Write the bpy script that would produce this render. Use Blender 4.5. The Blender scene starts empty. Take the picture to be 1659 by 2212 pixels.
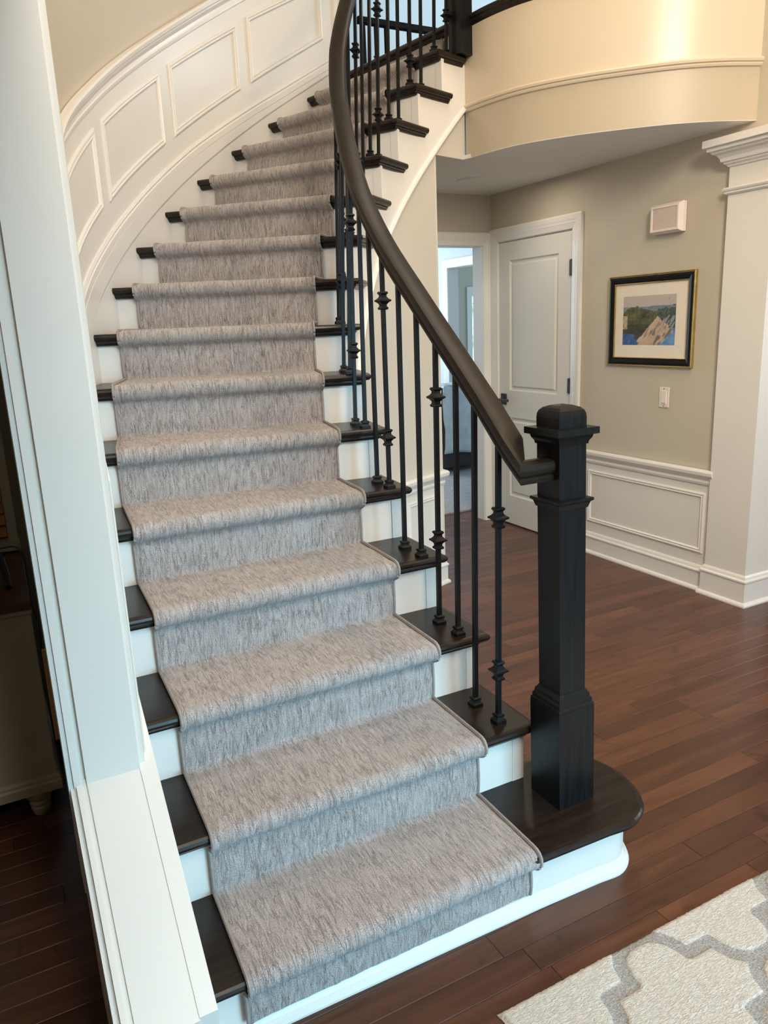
import bpy, bmesh, math, random
from mathutils import Vector, Matrix
random.seed(7)
S = bpy.context.scene
COL = S.collection
sin, cos, pi, rad = math.sin, math.cos, math.pi, math.radians

# ------------------------------------------------------------------ camera
YAW = rad(27.2)
def cam_dir(x, y, z):
    return Vector((cos(YAW)*x + sin(YAW)*y, -sin(YAW)*x + cos(YAW)*y, z))
PITCH, ROLL, FPX, CAMH = 0.24349, -0.04281, 1640.0, 1.5167
cp, sp, crr, srr = cos(PITCH), sin(PITCH), cos(ROLL), sin(ROLL)
FW = cam_dir(0, cp, -sp)
RT = cam_dir(crr, srr*sp, srr*cp)
UP = cam_dir(-srr, crr*sp, crr*cp)
cd = bpy.data.cameras.new('camera'); cam = bpy.data.objects.new('camera', cd); COL.objects.link(cam)
M = Matrix((RT, UP, -FW)).transposed().to_4x4(); M.translation = Vector((0, 0, CAMH))
cam.matrix_world = M
cd.sensor_fit = 'VERTICAL'; cd.sensor_height = 36.0; cd.lens = 36.0*FPX/2212.0; cd.clip_start = 0.05; cd.clip_end = 100
S.camera = cam
def px(x, y, z):
    d = Vector((x, y, z-CAMH)); w = d.dot(FW)
    if w < 0.05: return None
    return 829.5+FPX*d.dot(RT)/w, 1106-FPX*d.dot(UP)/w

# ------------------------------------------------------------------ world and lights
W = bpy.data.worlds.new('daylight_sky'); S.world = W; W.use_nodes = True
bg = W.node_tree.nodes['Background']; bg.inputs[0].default_value = (0.55, 0.80, 1.0, 1); bg.inputs[1].default_value = 1.2
def area(name, loc, target, sx, sy, power, color, spread=180):
    l = bpy.data.lights.new(name, 'AREA'); l.shape = 'RECTANGLE'; l.size = sx; l.size_y = sy; l.energy = power; l.color = color
    l.spread = rad(spread)
    o = bpy.data.objects.new(name, l); COL.objects.link(o); o.location = loc
    o.rotation_euler = (Vector(target)-Vector(loc)).to_track_quat('-Z', 'Y').to_euler()
    return o
def lamp(name, loc, power, color, radius):
    l = bpy.data.lights.new(name, 'POINT'); l.energy = power; l.color = color; l.shadow_soft_size = radius
    o = bpy.data.objects.new(name, l); COL.objects.link(o); o.location = loc
    return o
COOL = (0.34, 0.74, 1.0); WARM = (1.0, 0.68, 0.41); SOFT = (1.0, 0.86, 0.70)
area('front_door_daylight', (1.75, -2.52, 1.15), (1.0, 1.5, 0.0), 1.9, 2.0, 21, COOL, 56)
area('front_transom_daylight', (1.9, -2.52, 3.8), (1.3, 3.0, 1.6), 2.4, 1.4, 8, (0.74, 0.86, 1.0))
lamp('chandelier_light', (2.15, 0.75, 3.85), 76, WARM, 0.15)
area('foyer_overhead_fill', (2.5, 2.3, 5.25), (2.2, 2.1, 0), 1.4, 1.2, 36, SOFT)  # added soft fill from above, no ceiling fixture is modelled
area('upper_left_fill', (0.23, -1.0, 3.7), (3.4, 3.6, 1.0), 1.6, 1.3, 98, (1.0, 0.92, 0.79), 110)  # added fill for the picture wall and passage; no window in this wall
area('left_room_fill', (-2.6, 0.9, 1.9), (0.0, 2.5, .5), 1.2, 1.2, 3.2, (1.0, 0.85, 0.62))  # weak fill added to brighten the cabinet and left room
area('far_room_daylight', (3.0, 8.3, 1.6), (3.8, 5.2, 1.0), 1.6, 1.4, 84, (0.62, 0.80, 1.0))
area('upstairs_daylight', (5.6, 4.6, 4.2), (3.6, 7.2, 4.0), 1.6, 1.4, 90, (0.62, 0.85, 1.0))
area('passage_fill', (3.0, 4.0, 2.34), (3.0, 4.0, 0), .16, .16, 2.2, SOFT)  # small fill added under the passage ceiling, without a fixture
area('side_room_daylight', (5.9, 0.6, 1.5), (3.4, 1.6, 1.2), 1.6, 1.6, 40, (0.80, 0.88, 1.0))
S.view_settings.view_transform = 'Standard'; S.view_settings.look = 'None'
S.view_settings.exposure = 0.24; S.view_settings.gamma = 1.0; S.view_settings.use_curve_mapping = False
S.cycles.use_denoising = True
S.cycles.max_bounces = 8; S.cycles.diffuse_bounces = 5; S.cycles.glossy_bounces = 4

# ------------------------------------------------------------------ materials
def newmat(name):
    m = bpy.data.materials.new(name); m.use_nodes = True
    nt = m.node_tree; return m, nt, nt.nodes['Principled BSDF']
def N(nt, typ, **kw):
    n = nt.nodes.new(typ)
    for k, v in kw.items():
        if hasattr(n, k): setattr(n, k, v)
        else: n.inputs[k].default_value = v
    return n
def paint(name, col, rough=0.45, var=0.04, scale=3.0, bump=0.02, bscale=220.0, spec=0.5):
    m, nt, b = newmat(name); L = nt.links.new
    tc = N(nt, 'ShaderNodeTexCoord'); no = N(nt, 'ShaderNodeTexNoise', Scale=scale, Detail=3.0)
    L(tc.outputs['Object'], no.inputs['Vector'])
    r = N(nt, 'ShaderNodeValToRGB'); e = r.color_ramp.elements
    e[0].color = (*[c*(1-var) for c in col], 1); e[1].color = (*[min(1, c*(1+var)) for c in col], 1); e[0].position = .3; e[1].position = .7
    L(no.outputs[0], r.inputs[0]); L(r.outputs[0], b.inputs['Base Color'])
    b.inputs['Roughness'].default_value = rough; b.inputs['Specular IOR Level'].default_value = spec
    if bump > 0:
        n2 = N(nt, 'ShaderNodeTexNoise', Scale=bscale, Detail=2.0); L(tc.outputs['Object'], n2.inputs['Vector'])
        bp = N(nt, 'ShaderNodeBump', Strength=bump*5, Distance=0.001); L(n2.outputs[0], bp.inputs['Height']); L(bp.outputs[0], b.inputs['Normal'])
    return m
def woodmat(name, c0, c1, rough, gscale=(3, 60, 3), bump=0.15, spec=0.5, per_object=0.0, dark=(0.03, 0.012, 0.006)):
    m, nt, b = newmat(name); L = nt.links.new
    tc = N(nt, 'ShaderNodeTexCoord'); oi = N(nt, 'ShaderNodeObjectInfo')
    mp = N(nt, 'ShaderNodeMapping'); mp.inputs['Scale'].default_value = gscale
    add = N(nt, 'ShaderNodeVectorMath', operation='ADD'); ml = N(nt, 'ShaderNodeMath', operation='MULTIPLY'); ml.inputs[1].default_value = 37.0
    L(oi.outputs['Random'], ml.inputs[0]); cx = N(nt, 'ShaderNodeCombineXYZ')
    L(ml.outputs[0], cx.inputs[0]); L(ml.outputs[0], cx.inputs[1]); L(ml.outputs[0], cx.inputs[2])
    L(tc.outputs['Object'], add.inputs[0]); L(cx.outputs[0], add.inputs[1]); L(add.outputs[0], mp.inputs['Vector'])
    no = N(nt, 'ShaderNodeTexNoise', Scale=1.0, Detail=6.0, Roughness=0.62, Distortion=0.6); L(mp.outputs[0], no.inputs['Vector'])
    r = N(nt, 'ShaderNodeValToRGB'); e = r.color_ramp.elements; e[0].color = (*c0, 1); e[1].color = (*c1, 1); e[0].position = .32; e[1].position = .7
    L(no.outputs[0], r.inputs[0]); out = r.outputs[0]
    if per_object > 0:
        hs = N(nt, 'ShaderNodeHueSaturation'); mr = N(nt, 'ShaderNodeMapRange'); mr.inputs['To Min'].default_value = 1-per_object; mr.inputs['To Max'].default_value = 1+per_object
        L(oi.outputs['Random'], mr.inputs['Value']); L(mr.outputs[0], hs.inputs['Value']); L(out, hs.inputs['Color'])
        # blotches and knots
        n3 = N(nt, 'ShaderNodeTexNoise', Scale=9.0, Detail=2.0, Distortion=1.2); L(add.outputs[0], n3.inputs['Vector'])
        r3 = N(nt, 'ShaderNodeValToRGB'); r3.color_ramp.elements[0].position = .64; r3.color_ramp.elements[1].position = .76
        r3.color_ramp.elements[0].color = (0, 0, 0, 1); r3.color_ramp.elements[1].color = (.75, .75, .75, 1)
        L(n3.outputs[0], r3.inputs[0]); mx = N(nt, 'ShaderNodeMix', data_type='RGBA')
        L(r3.outputs[0], mx.inputs[0]); L(hs.outputs[0], mx.inputs[6]); mx.inputs[7].default_value = (*dark, 1); out = mx.outputs[2]
    L(out, b.inputs['Base Color']); b.inputs['Roughness'].default_value = rough; b.inputs['Specular IOR Level'].default_value = spec
    bp = N(nt, 'ShaderNodeBump', Strength=bump, Distance=0.002); L(no.outputs[0], bp.inputs['Height']); L(bp.outputs[0], b.inputs['Normal'])
    return m
def metal(name, col, rough, met=0.0, spec=0.5):
    m = paint(name, col, rough, .15, 30, .03, 400, spec); m.node_tree.nodes['Principled BSDF'].inputs['Metallic'].default_value = met; return m

WHITE = paint('white_trim_paint', (0.76, 0.73, 0.68), 0.33, .02, 2, .015, 90)
WHITE2 = paint('white_wainscot_paint', (0.74, 0.71, 0.65), 0.42, .02, 2, .02, 120)
GREIGE = paint('greige_wall_paint', (0.53, 0.475, 0.375), 0.62, .03, 1.5, .05, 260)
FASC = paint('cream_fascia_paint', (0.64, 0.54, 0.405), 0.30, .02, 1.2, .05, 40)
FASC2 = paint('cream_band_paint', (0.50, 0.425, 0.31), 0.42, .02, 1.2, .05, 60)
INNERP = paint('pale_beige_wall_paint', (0.62, 0.575, 0.49), 0.55, .02, 1.2, .05, 160)
CEIL = paint('white_ceiling_paint', (0.72, 0.70, 0.66), 0.8, .02, 4, .12, 130)
DOORP = paint('grey_white_door_paint', (0.70, 0.68, 0.61), 0.40, .02, 3, .03, 160)
COOLW = paint('pale_grey_wall_paint', (0.60, 0.62, 0.62), 0.6, .03, 2, .03, 200)
BLUEW = paint('pale_blue_wall_paint', (0.60, 0.64, 0.66), 0.6, .03, 2, .03, 200)
TREAD = woodmat('dark_stained_tread_wood', (0.009, 0.006, 0.005), (0.026, 0.018, 0.013), 0.30, (5, 70, 30), .12, .3)
RAILM = woodmat('dark_stained_rail_wood', (0.010, 0.007, 0.005), (0.019, 0.014, 0.010), 0.40, (40, 5, 40), .05, .22)
POSTM = woodmat('black_stained_post_wood', (0.003, 0.003, 0.0035), (0.010, 0.010, 0.0105), 0.34, (90, 90, 4), .14, .25)
IRON = metal('black_iron', (0.005, 0.005, 0.006), 0.40, 0.0, 0.25)
PLANK = woodmat('brown_floor_wood', (0.072, 0.026, 0.0120), (0.132, 0.052, 0.025), 0.34, (3.0, 34, 3), .05, .5, .28)
BACKF = woodmat('floor_base_wood', (0.03, 0.012, 0.006), (0.05, 0.02, 0.01), 0.5, (3, 30, 3), .05)
CABW = paint('cream_cabinet_paint', (0.42, 0.38, 0.29), 0.5, .05, 4, .03, 90)
CABT = woodmat('brown_cabinet_top_wood', (0.09, 0.035, 0.015), (0.16, 0.07, 0.03), 0.4, (20, 3, 3), .05)
SLIV = woodmat('pale_pine_wood', (0.55, 0.30, 0.12), (0.75, 0.45, 0.2), 0.5, (30, 30, 3), .1)
BLACKP = paint('black_plastic', (0.012, 0.012, 0.013), 0.4, .1, 20, .02)
RAILD = woodmat('matt_dark_rail_wood', (0.006, 0.005, 0.004), (0.012, 0.010, 0.008), 0.8, (5, 40, 40), .03, .1)
GOLD = metal('aged_gold', (0.42, 0.30, 0.11), 0.35, .7)
BLACKF = paint('black_frame_lacquer', (0.008, 0.007, 0.007), 0.45, .1, 20, .02, 220, .15)
MATB = paint('cream_picture_mat', (0.80, 0.72, 0.60), 0.8, .02, 30, .02)
PLAST = paint('off_white_plastic', (0.80, 0.70, 0.62), 0.4, .02, 20, .01)
GRILLE = paint('beige_fabric_grille', (0.60, 0.50, 0.44), 0.8, .06, 80, .1, 700)
SOFA = paint('charcoal_upholstery', (0.045, 0.045, 0.047), 0.9, .15, 60, .3, 500)
THROW = paint('pale_blue_fleece', (0.55, 0.62, 0.64), 0.95, .08, 14, .5, 200)
BLIND = woodmat('orange_brown_blind_wood', (0.45, 0.16, 0.06), (0.62, 0.26, 0.10), 0.5, (3, 30, 30), .05)

def carpet(name, a, b_, c, su=120.0, sv=18.0, fine=330.0, bump=0.75):
    m, nt, b = newmat(name); L = nt.links.new
    uv = N(nt, 'ShaderNodeUVMap'); uv.uv_map = 'UVMap'
    mp = N(nt, 'ShaderNodeMapping'); mp.inputs['Scale'].default_value = (su, sv, 1); L(uv.outputs[0], mp.inputs['Vector'])
    st = N(nt, 'ShaderNodeTexNoise', Scale=1.0, Detail=7.0, Roughness=.72, Distortion=.5); L(mp.outputs[0], st.inputs['Vector'])
    fi = N(nt, 'ShaderNodeTexNoise', Scale=fine, Detail=2.0, Roughness=.7); L(uv.outputs[0], fi.inputs['Vector'])
    bl = N(nt, 'ShaderNodeTexNoise', Scale=13.0, Detail=3.0); L(uv.outputs[0], bl.inputs['Vector'])
    r1 = N(nt, 'ShaderNodeValToRGB'); e = r1.color_ramp.elements; e[0].position = .36; e[1].position = .66; e[0].color = (*a, 1); e[1].color = (*b_, 1)
    L(st.outputs[0], r1.inputs[0])
    r2 = N(nt, 'ShaderNodeValToRGB'); e = r2.color_ramp.elements; e[0].position = .28; e[1].position = .62; e[0].color = (.42, .39, .38, 1); e[1].color = (1.12, 1.12, 1.12, 1)
    L(fi.outputs[0], r2.inputs[0])
    m1 = N(nt, 'ShaderNodeMix', data_type='RGBA', blend_type='MULTIPLY'); m1.inputs[0].default_value = 1.0
    L(r1.outputs[0], m1.inputs[6]); L(r2.outputs[0], m1.inputs[7])
    # thin dark rows between the tufts
    mp2 = N(nt, 'ShaderNodeMapping'); mp2.inputs['Scale'].default_value = (su*.75, sv*.62, 1); mp2.inputs['Location'].default_value = (5, 9, 2); L(uv.outputs[0], mp2.inputs['Vector'])
    cr_ = N(nt, 'ShaderNodeTexNoise', Scale=1.0, Detail=2.0, Roughness=.5, Distortion=.5); L(mp2.outputs[0], cr_.inputs['Vector'])
    r4 = N(nt, 'ShaderNodeValToRGB'); e = r4.color_ramp.elements; e[0].position = .455; e[0].color = (1, 1, 1, 1); e[1].position = .545; e[1].color = (1, 1, 1, 1); q_ = e.new(.50); q_.color = (.58, .55, .54, 1); L(cr_.outputs[0], r4.inputs[0])
    m3 = N(nt, 'ShaderNodeMix', data_type='RGBA', blend_type='MULTIPLY'); m3.inputs[0].default_value = 1.0; L(m1.outputs[2], m3.inputs[6]); L(r4.outputs[0], m3.inputs[7])
    m2 = N(nt, 'ShaderNodeMix', data_type='RGBA'); r3 = N(nt, 'ShaderNodeValToRGB'); r3.color_ramp.elements[0].position = .45; r3.color_ramp.elements[1].position = .75
    r3.color_ramp.elements[1].color = (.4, .4, .4, 1); L(bl.outputs[0], r3.inputs[0]); L(r3.outputs[0], m2.inputs[0]); L(m3.outputs[2], m2.inputs[6]); m2.inputs[7].default_value = (*c, 1)
    L(m2.outputs[2], b.inputs['Base Color']); b.inputs['Roughness'].default_value = 1.0; b.inputs['Specular IOR Level'].default_value = 0.1
    b.inputs['Sheen Weight'].default_value = 0.3; b.inputs['Sheen Roughness'].default_value = .5
    ad = N(nt, 'ShaderNodeMath', operation='ADD'); L(st.outputs[0], ad.inputs[0]); L(fi.outputs[0], ad.inputs[1])
    a2 = N(nt, 'ShaderNodeMath', operation='ADD'); L(ad.outputs[0], a2.inputs[0]); L(r4.outputs[0], a2.inputs[1])
    bp = N(nt, 'ShaderNodeBump', Strength=bump, Distance=0.006); L(a2.outputs[0], bp.inputs['Height']); L(bp.outputs[0], b.inputs['Normal'])
    return m
RUNNER = carpet('taupe_striated_carpet', (0.37, 0.33, 0.315), (0.68, 0.625, 0.60), (0.54, 0.49, 0.47))
BINDM = paint('taupe_carpet_binding', (0.33, 0.295, 0.275), 0.9, .1, 60, .2, 600)
FARCARP = carpet('grey_cut_pile_carpet', (0.30, 0.29, 0.28), (0.50, 0.49, 0.47), (0.42, 0.41, 0.40), 60, 60, 220)

# ------------------------------------------------------------------ object helpers
def link(name, me, m=None, parent=None, smooth=False):
    if m is not None:
        for q in (m if isinstance(m, (list, tuple)) else [m]): me.materials.append(q)
    o = bpy.data.objects.new(name, me); COL.objects.link(o)
    if parent is not None: o.parent = parent
    if smooth: me.polygons.foreach_set('use_smooth', [True]*len(me.polygons))
    return o
def es(o, a=38):
    md = o.modifiers.new('edge_split', 'EDGE_SPLIT'); md.split_angle = rad(a); return o
def mesh(name, V, F, m, parent=None, smooth=False):
    me = bpy.data.meshes.new(name); me.from_pydata([tuple(v) for v in V], [], F)
    bm = bmesh.new(); bm.from_mesh(me); bmesh.ops.recalc_face_normals(bm, faces=bm.faces); bm.to_mesh(me); bm.free(); me.update()
    o = link(name, me, m, parent, smooth)
    if smooth: es(o)
    return o
def tag(o, label=None, cat=None, group=None, kind=None):
    if label: o['label'] = label
    if cat: o['category'] = cat
    if group: o['group'] = group
    if kind: o['kind'] = kind
    return o
def empty(name, loc=(0, 0, 0), rz=0):
    o = bpy.data.objects.new(name, None); COL.objects.link(o); o.location = loc; o.rotation_euler = (0, 0, rz); o.empty_display_size = .05; return o
class MB:
    """collects shapes for ONE mesh"""
    def __init__(s): s.V = []; s.F = []
    def add(s, V, F):
        n = len(s.V); s.V += [tuple(v) for v in V]; s.F += [tuple(i+n for i in f) for f in F]; return s
    def box(s, x0, x1, y0, y1, z0, z1, b=0.0):
        if b <= 0:
            V = [(x, y, z) for z in (z0, z1) for y in (y0, y1) for x in (x0, x1)]
            return s.add(V, [(0, 1, 3, 2), (4, 5, 7, 6), (0, 1, 5, 4), (2, 3, 7, 6), (0, 2, 6, 4), (1, 3, 7, 5)])
        bm = bmesh.new(); bmesh.ops.create_cube(bm, size=1)
        for v in bm.verts: v.co = Vector(((x0+x1)/2+v.co.x*(x1-x0), (y0+y1)/2+v.co.y*(y1-y0), (z0+z1)/2+v.co.z*(z1-z0)))
        bmesh.ops.bevel(bm, geom=list(bm.edges), offset=b, segments=2, affect='EDGES', profile=.5)
        bm.verts.index_update(); V = [v.co.copy() for v in bm.verts]; F = [[v.index for v in f.verts] for f in bm.faces]; bm.free()
        return s.add(V, F)
    def rings(s, R, closed=True, caps=True):
        n = len(R[0]); V = [p for r in R for p in r]; F = []
        for i in range(len(R)-1):
            for j in range(n if closed else n-1):
                a = i*n+j; b = i*n+(j+1) % n; F.append((a, b, b+n, a+n))
        if caps and closed: F += [tuple(range(n)), tuple(range((len(R)-1)*n, len(R)*n))]
        return s.add(V, F)
    def sq(s, prof, c=(0, 0, 0), rz=0.0, lean=(0, 0)):
        """stacked squares: prof = [(half width, z)]"""
        R = []
        for h, z in prof:
            r = []
            for sx, sy in ((-1, -1), (1, -1), (1, 1), (-1, 1)):
                x, y = sx*h, sy*h
                r.append((c[0]+x*cos(rz)-y*sin(rz)+lean[0]*z, c[1]+x*sin(rz)+y*cos(rz)+lean[1]*z, c[2]+z))
            R.append(r)
        return s.rings(R)
    def lathe(s, prof, c=(0, 0, 0), n=20):
        R = [[(c[0]+r*cos(2*pi*i/n), c[1]+r*sin(2*pi*i/n), c[2]+z) for i in range(n)] for r, z in prof]
        return s.rings(R)
    def tube(s, pts, r, n=8):
        R = []; up = Vector((0, 0, 1))
        P = [Vector(p) for p in pts]
        for i, p in enumerate(P):
            t = (P[min(i+1, len(P)-1)]-P[max(i-1, 0)]).normalized()
            a = t.cross(up if abs(t.z) < .9 else Vector((1, 0, 0))).normalized(); b = t.cross(a)
            rr = r[i] if isinstance(r, (list, tuple)) else r
            R.append([p+a*rr*cos(2*pi*k/n)+b*rr*sin(2*pi*k/n) for k in range(n)])
        return s.rings(R)
    def build(s, name, m, parent=None, smooth=False): return mesh(name, s.V, s.F, m, parent, smooth)
def B(name, x0, x1, y0, y1, z0, z1, m, parent=None, b=0.0):
    return MB().box(x0, x1, y0, y1, z0, z1, b).build(name, m, parent)

# ------------------------------------------------------------------ stair geometry (plan curve fitted to the photo)
RISE = 0.19
PT = [(0.310, 1.314), (0.317, 1.560), (0.324, 1.806), (0.331, 2.054), (0.341, 2.307), (0.361, 2.585), (0.415, 2.881), (0.503, 3.183), (0.633, 3.460),
      (0.794, 3.709), (0.987, 3.931), (1.206, 4.126), (1.450, 4.294), (1.717, 4.431), (2.007, 4.540), (2.305, 4.625), (2.61, 4.69)]
PT = [(0.303, 1.068)]+PT
TH = [0, 0, 0, 0, 0, -.5, -5.3, -11.4, -18.1, -26.3, -35.1, -43.8, -51.8, -59, -66, -73.2, -80, -86]
def crm(A, t):
    n = len(A); i = max(0, min(n-2, int(math.floor(t)))); u = t-i
    def g(j):
        if j < 0: return tuple(2*a-b for a, b in zip(A[0], A[-j]))
        if j >= n: return tuple(2*a-b for a, b in zip(A[n-1], A[2*(n-1)-j]))
        return A[j]
    p0, p1, p2, p3 = g(i-1), g(i), g(i+1), g(i+2)
    return [.5*((2*b)+(-a+c)*u+(2*a-5*b+4*c-d)*u*u+(-a+3*b-3*c+d)*u**3) for a, b, c, d in zip(p0, p1, p2, p3)]
THT = [(v,) for v in TH]
def ang(t): return rad(crm(THT, t)[0])
def pt(t, off, z=0.0, f=0.0):
    p = crm(PT, t); a = ang(t)
    return Vector((p[0]+off*cos(a)-f*sin(a), p[1]+off*sin(a)+f*cos(a), z))
def lin(T, t):
    if t <= T[0][0]: return T[0][1]
    for (a, va), (b, vb) in zip(T, T[1:]):
        if t <= b: return va+(vb-va)*(t-a)/(b-a)
    return T[-1][1]
def ts(a, b, st=.125):
    n = max(1, int(round((b-a)/st))); return [a+(b-a)*i/n for i in range(n+1)]
def sweep_t(name, T, prof, m, parent=None, smooth=False):
    """prof(t) -> closed loop of (off, z)"""
    return MB().rings([[pt(t, o, z) for o, z in prof(t)] for t in T]).build(name, m, parent, smooth)
def sweep2(mb, pts, prof, side=1):
    """closed profile (l, z) along a plan polyline; l is measured to the left of travel times side; mitred"""
    P = [Vector((p[0], p[1])) for p in pts]; R = []
    for i, p in enumerate(P):
        d0 = (P[i]-P[i-1]).normalized() if i > 0 else None; d1 = (P[i+1]-P[i]).normalized() if i < len(P)-1 else None
        if d0 is None: d0 = d1
        if d1 is None: d1 = d0
        n0 = Vector((-d0.y, d0.x)); n1 = Vector((-d1.y, d1.x)); mm = (n0+n1)/(1+n0.dot(n1))
        R.append([(p.x+mm.x*l*side, p.y+mm.y*l*side, z) for l, z in prof])
    return mb.rings(R)

def offset_path(path, d):
    """shift an open plan polyline to the LEFT of travel by d (mitred)"""
    P = [Vector(p) for p in path]; out = []
    for i, p in enumerate(P):
        d0 = (P[i]-P[i-1]).normalized() if i else None; d1 = (P[i+1]-P[i]).normalized() if i < len(P)-1 else None
        d0 = d0 or d1; d1 = d1 or d0
        n0 = Vector((-d0.y, d0.x)); n1 = Vector((-d1.y, d1.x)); mm = (n0+n1)/(1+n0.dot(n1)); out.append(p+mm*d)
    return out

WOFF = -0.105     # face of the outer curved wall
SOFF = 0.925      # face of the inner stringer
OH = 0.045        # nosing overhang

# ------------------------------------------------------------------ large structure: floors and ceilings
floor = tag(B('floor', -4.0, 6.6, -2.7, 8.6, -0.12, -0.0045, BACKF), 'reddish brown hardwood floor of narrow planks', None, None, 'structure')
PWID = 0.0763
n_plank = 0
rows = range(-16, 58)
cand = []
for r_ in rows:
    y0 = 1.179-PWID*6+ (r_-6+6)*PWID
    x = -0.6-random.random()*.9
    while x < 5.2:
        ln = random.choice((.35, .45, .55, .7, .85, 1.0, 1.15)); x1 = x+ln
        vis = False
        for s_ in range(5):
            q = px(x+ln*s_/4, y0+PWID/2, 0)
            if q and -40 < q[0] < 1700 and -20 < q[1] < 2260: vis = True
        xc, yc = (x+x1)/2, y0+PWID/2
        if yc > 5.03: vis = False
        if xc > 0.30 and xc < 1.1 and 1.36 < yc < 4.6: vis = False          # under the stairs
        if xc < -0.45 or (xc < .25 and yc > 2.75): vis = False
        if xc > 3.75: vis = False
        cand.append((x, x1, y0, vis)); x = x1
vis_c = [c for c in cand if c[3]]
vis_c.sort(key=lambda c: (c[0]-.8)**2*.15+(c[2]-1.5)**2)
def plank_mesh(x0, x1, y0, y1):
    c = .0011; z1, z0 = 0.0, -.004
    o = MB(); hx, hy = (x1-x0)/2, (y1-y0)/2; g = .0004
    R = [[(-hx+g, -hy+g, z0), (hx-g, -hy+g, z0), (hx-g, hy-g, z0), (-hx+g, hy-g, z0)], [(-hx+g, -hy+g, z1-c), (hx-g, -hy+g, z1-c), (hx-g, hy-g, z1-c), (-hx+g, hy-g, z1-c)],
         [(-hx+g+c, -hy+g+c, z1), (hx-g-c, -hy+g+c, z1), (hx-g-c, hy-g-c, z1), (-hx+g+c, hy-g-c, z1)]]
    o.rings(R); return o
plank_cache = {}
for i, (x0, x1, y0, v) in enumerate(vis_c[:300]):
    key = round(x1-x0, 2)
    if key not in plank_cache:
        ob = plank_mesh(x0, x1, y0, y0+PWID).build('plank', PLANK, floor); plank_cache[key] = ob.data
    else: ob = link('plank', plank_cache[key], None, floor)
    ob.location = ((x0+x1)/2, y0+PWID/2, 0)
rest = MB()
for x0, x1, y0, v in vis_c[300:]+[c for c in cand if not c[3] and c[0] > -1.2 and c[2] < 5.0]:
    m_ = plank_mesh(x0, x1, y0, y0+PWID); rest.add([(a+(x0+x1)/2, b_+y0+PWID/2, c_) for a, b_, c_ in m_.V], m_.F)
tag(rest.build('plank', PLANK, floor), kind='stuff')

CZ = 2.362     # ceiling of the passage under the landing
LZ = 3.04      # upper floor
HI = 5.3
# curved edge of the balcony in plan, from the head of the stairs to the right wall
FPL = [tuple(pt(16.20, .9245).xy), (2.532, 3.52), (2.585, 3.333), (2.690, 3.15), (2.823, 2.985), (3.022, 2.790), (3.20, 2.675), (3.385, 2.600)]
def fpath(st=.2):
    out = []
    t = 0.0
    while t < len(FPL)-1+1e-6:
        q = crm(FPL, t); out.append((q[0], q[1])); t += st
    return out
FP = fpath()

# passage ceiling (soffit) and the slab between it and the upper floor
poly = [(2.285, 3.675)]+FP+[(3.50, 2.600), (3.50, 4.80), (2.25, 4.80)]
def slab(name, poly, z0, z1, m, inset=0):
    n = len(poly); V = [(x, y, z0) for x, y in poly]+[(x, y, z1) for x, y in poly]
    F = [tuple(range(n)), tuple(range(n, 2*n))]+[(i, (i+1) % n, (i+1) % n+n, i+n) for i in range(n)]
    return mesh(name, V, F, m)
poly = [tuple(pt(t, SOFF-.0150).xy) for t in (15.0, 15.3, 15.6, 15.9, 16.17)]+[tuple(p) for p in offset_path([Vector(p) for p in FP[1:]], .0035)]+[(3.50, 2.600), (3.50, 4.80), (2.25, 4.80)]
tag(slab('ceiling', poly, CZ, CZ+.02, CEIL), 'white ceiling of the passage beneath the landing', None, None, 'structure')
top = [tuple(pt(16, SOFF, 0, OH).xy), (2.515, 3.74)]+[(p[0]+.02, p[1]+.02) for p in FP[1:]]+[(3.50, 2.62), (5.9, 2.62), (5.9, 7.25), (1.2, 7.25), (1.2, 5.0), tuple(pt(16, WOFF-.15, 0, OH).xy)]
tag(slab('floor_landing', top, LZ-.02, LZ, TREAD), 'dark wood floor of the upper landing', None, None, 'structure')
tag(B('ceiling_foyer', -4, 6.2, -2.7, 8.6, HI, HI+.1, CEIL), 'high white ceiling over the foyer', None, None, 'structure')

# ------------------------------------------------------------------ walls
# right wall with the picture (x = 3.38)
XR = 3.38
def structure(o, label=None): return tag(o, label, None, None, 'structure')
wr = MB()
wr.box(XR, XR+.12, 3.851, 4.636, 2.040, CZ+.05); wr.box(XR, XR+.12, 2.66, 3.851, 0, 2.99); wr.box(XR, XR+.12, 4.636, 4.80, 0, CZ+.05)
wr.box(XR, XR+.12, -2.7, 2.66, 2.18, HI); wr.box(XR, XR+.12, -2.7, 0.6, 0, 2.18)
wall_right = structure(wr.build('wall_right', GREIGE), 'greige passage wall with the framed picture and white door')
# lower part is painted white: wainscot skin, chair rail, frame, base
def prof_chair(z):   # chair rail whose top is at z
    return [(0, z-.085), (.008, z-.082), (.012, z-.070), (.010, z-.058), (.014, z-.050), (.022, z-.040), (.030, z-.028), (.032, z-.012), (.028, z-.004), (.022, z), (0, z)]
def prof_base(h=.142, z0=0.0):
    return [(0, z0), (.028, z0), (.028, z0+.008), (.024, z0+.016), (.016, z0+.020), (.014, z0+.022), (.014, z0+h-.040), (.020, z0+h-.034), (.020, z0+h-.026), (.012, z0+h-.020), (.009, z0+h-.008), (.004, z0+h), (0, z0+h)]
B('wainscot', XR-.004, XR, 2.66, 3.763, 0, .66, WHITE2, wall_right)
sweep2(MB(), [(XR-.004, 3.763), (XR-.004, 2.70)], prof_chair(.680), -1).build('chair_rail', WHITE, wall_right)
o = sweep2(MB(), [(XR-.004, 3.763), (XR-.004, 2.70)], prof_base(), -1).build('baseboard_right', WHITE); structure(o, 'white baseboard along the picture wall')
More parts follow.
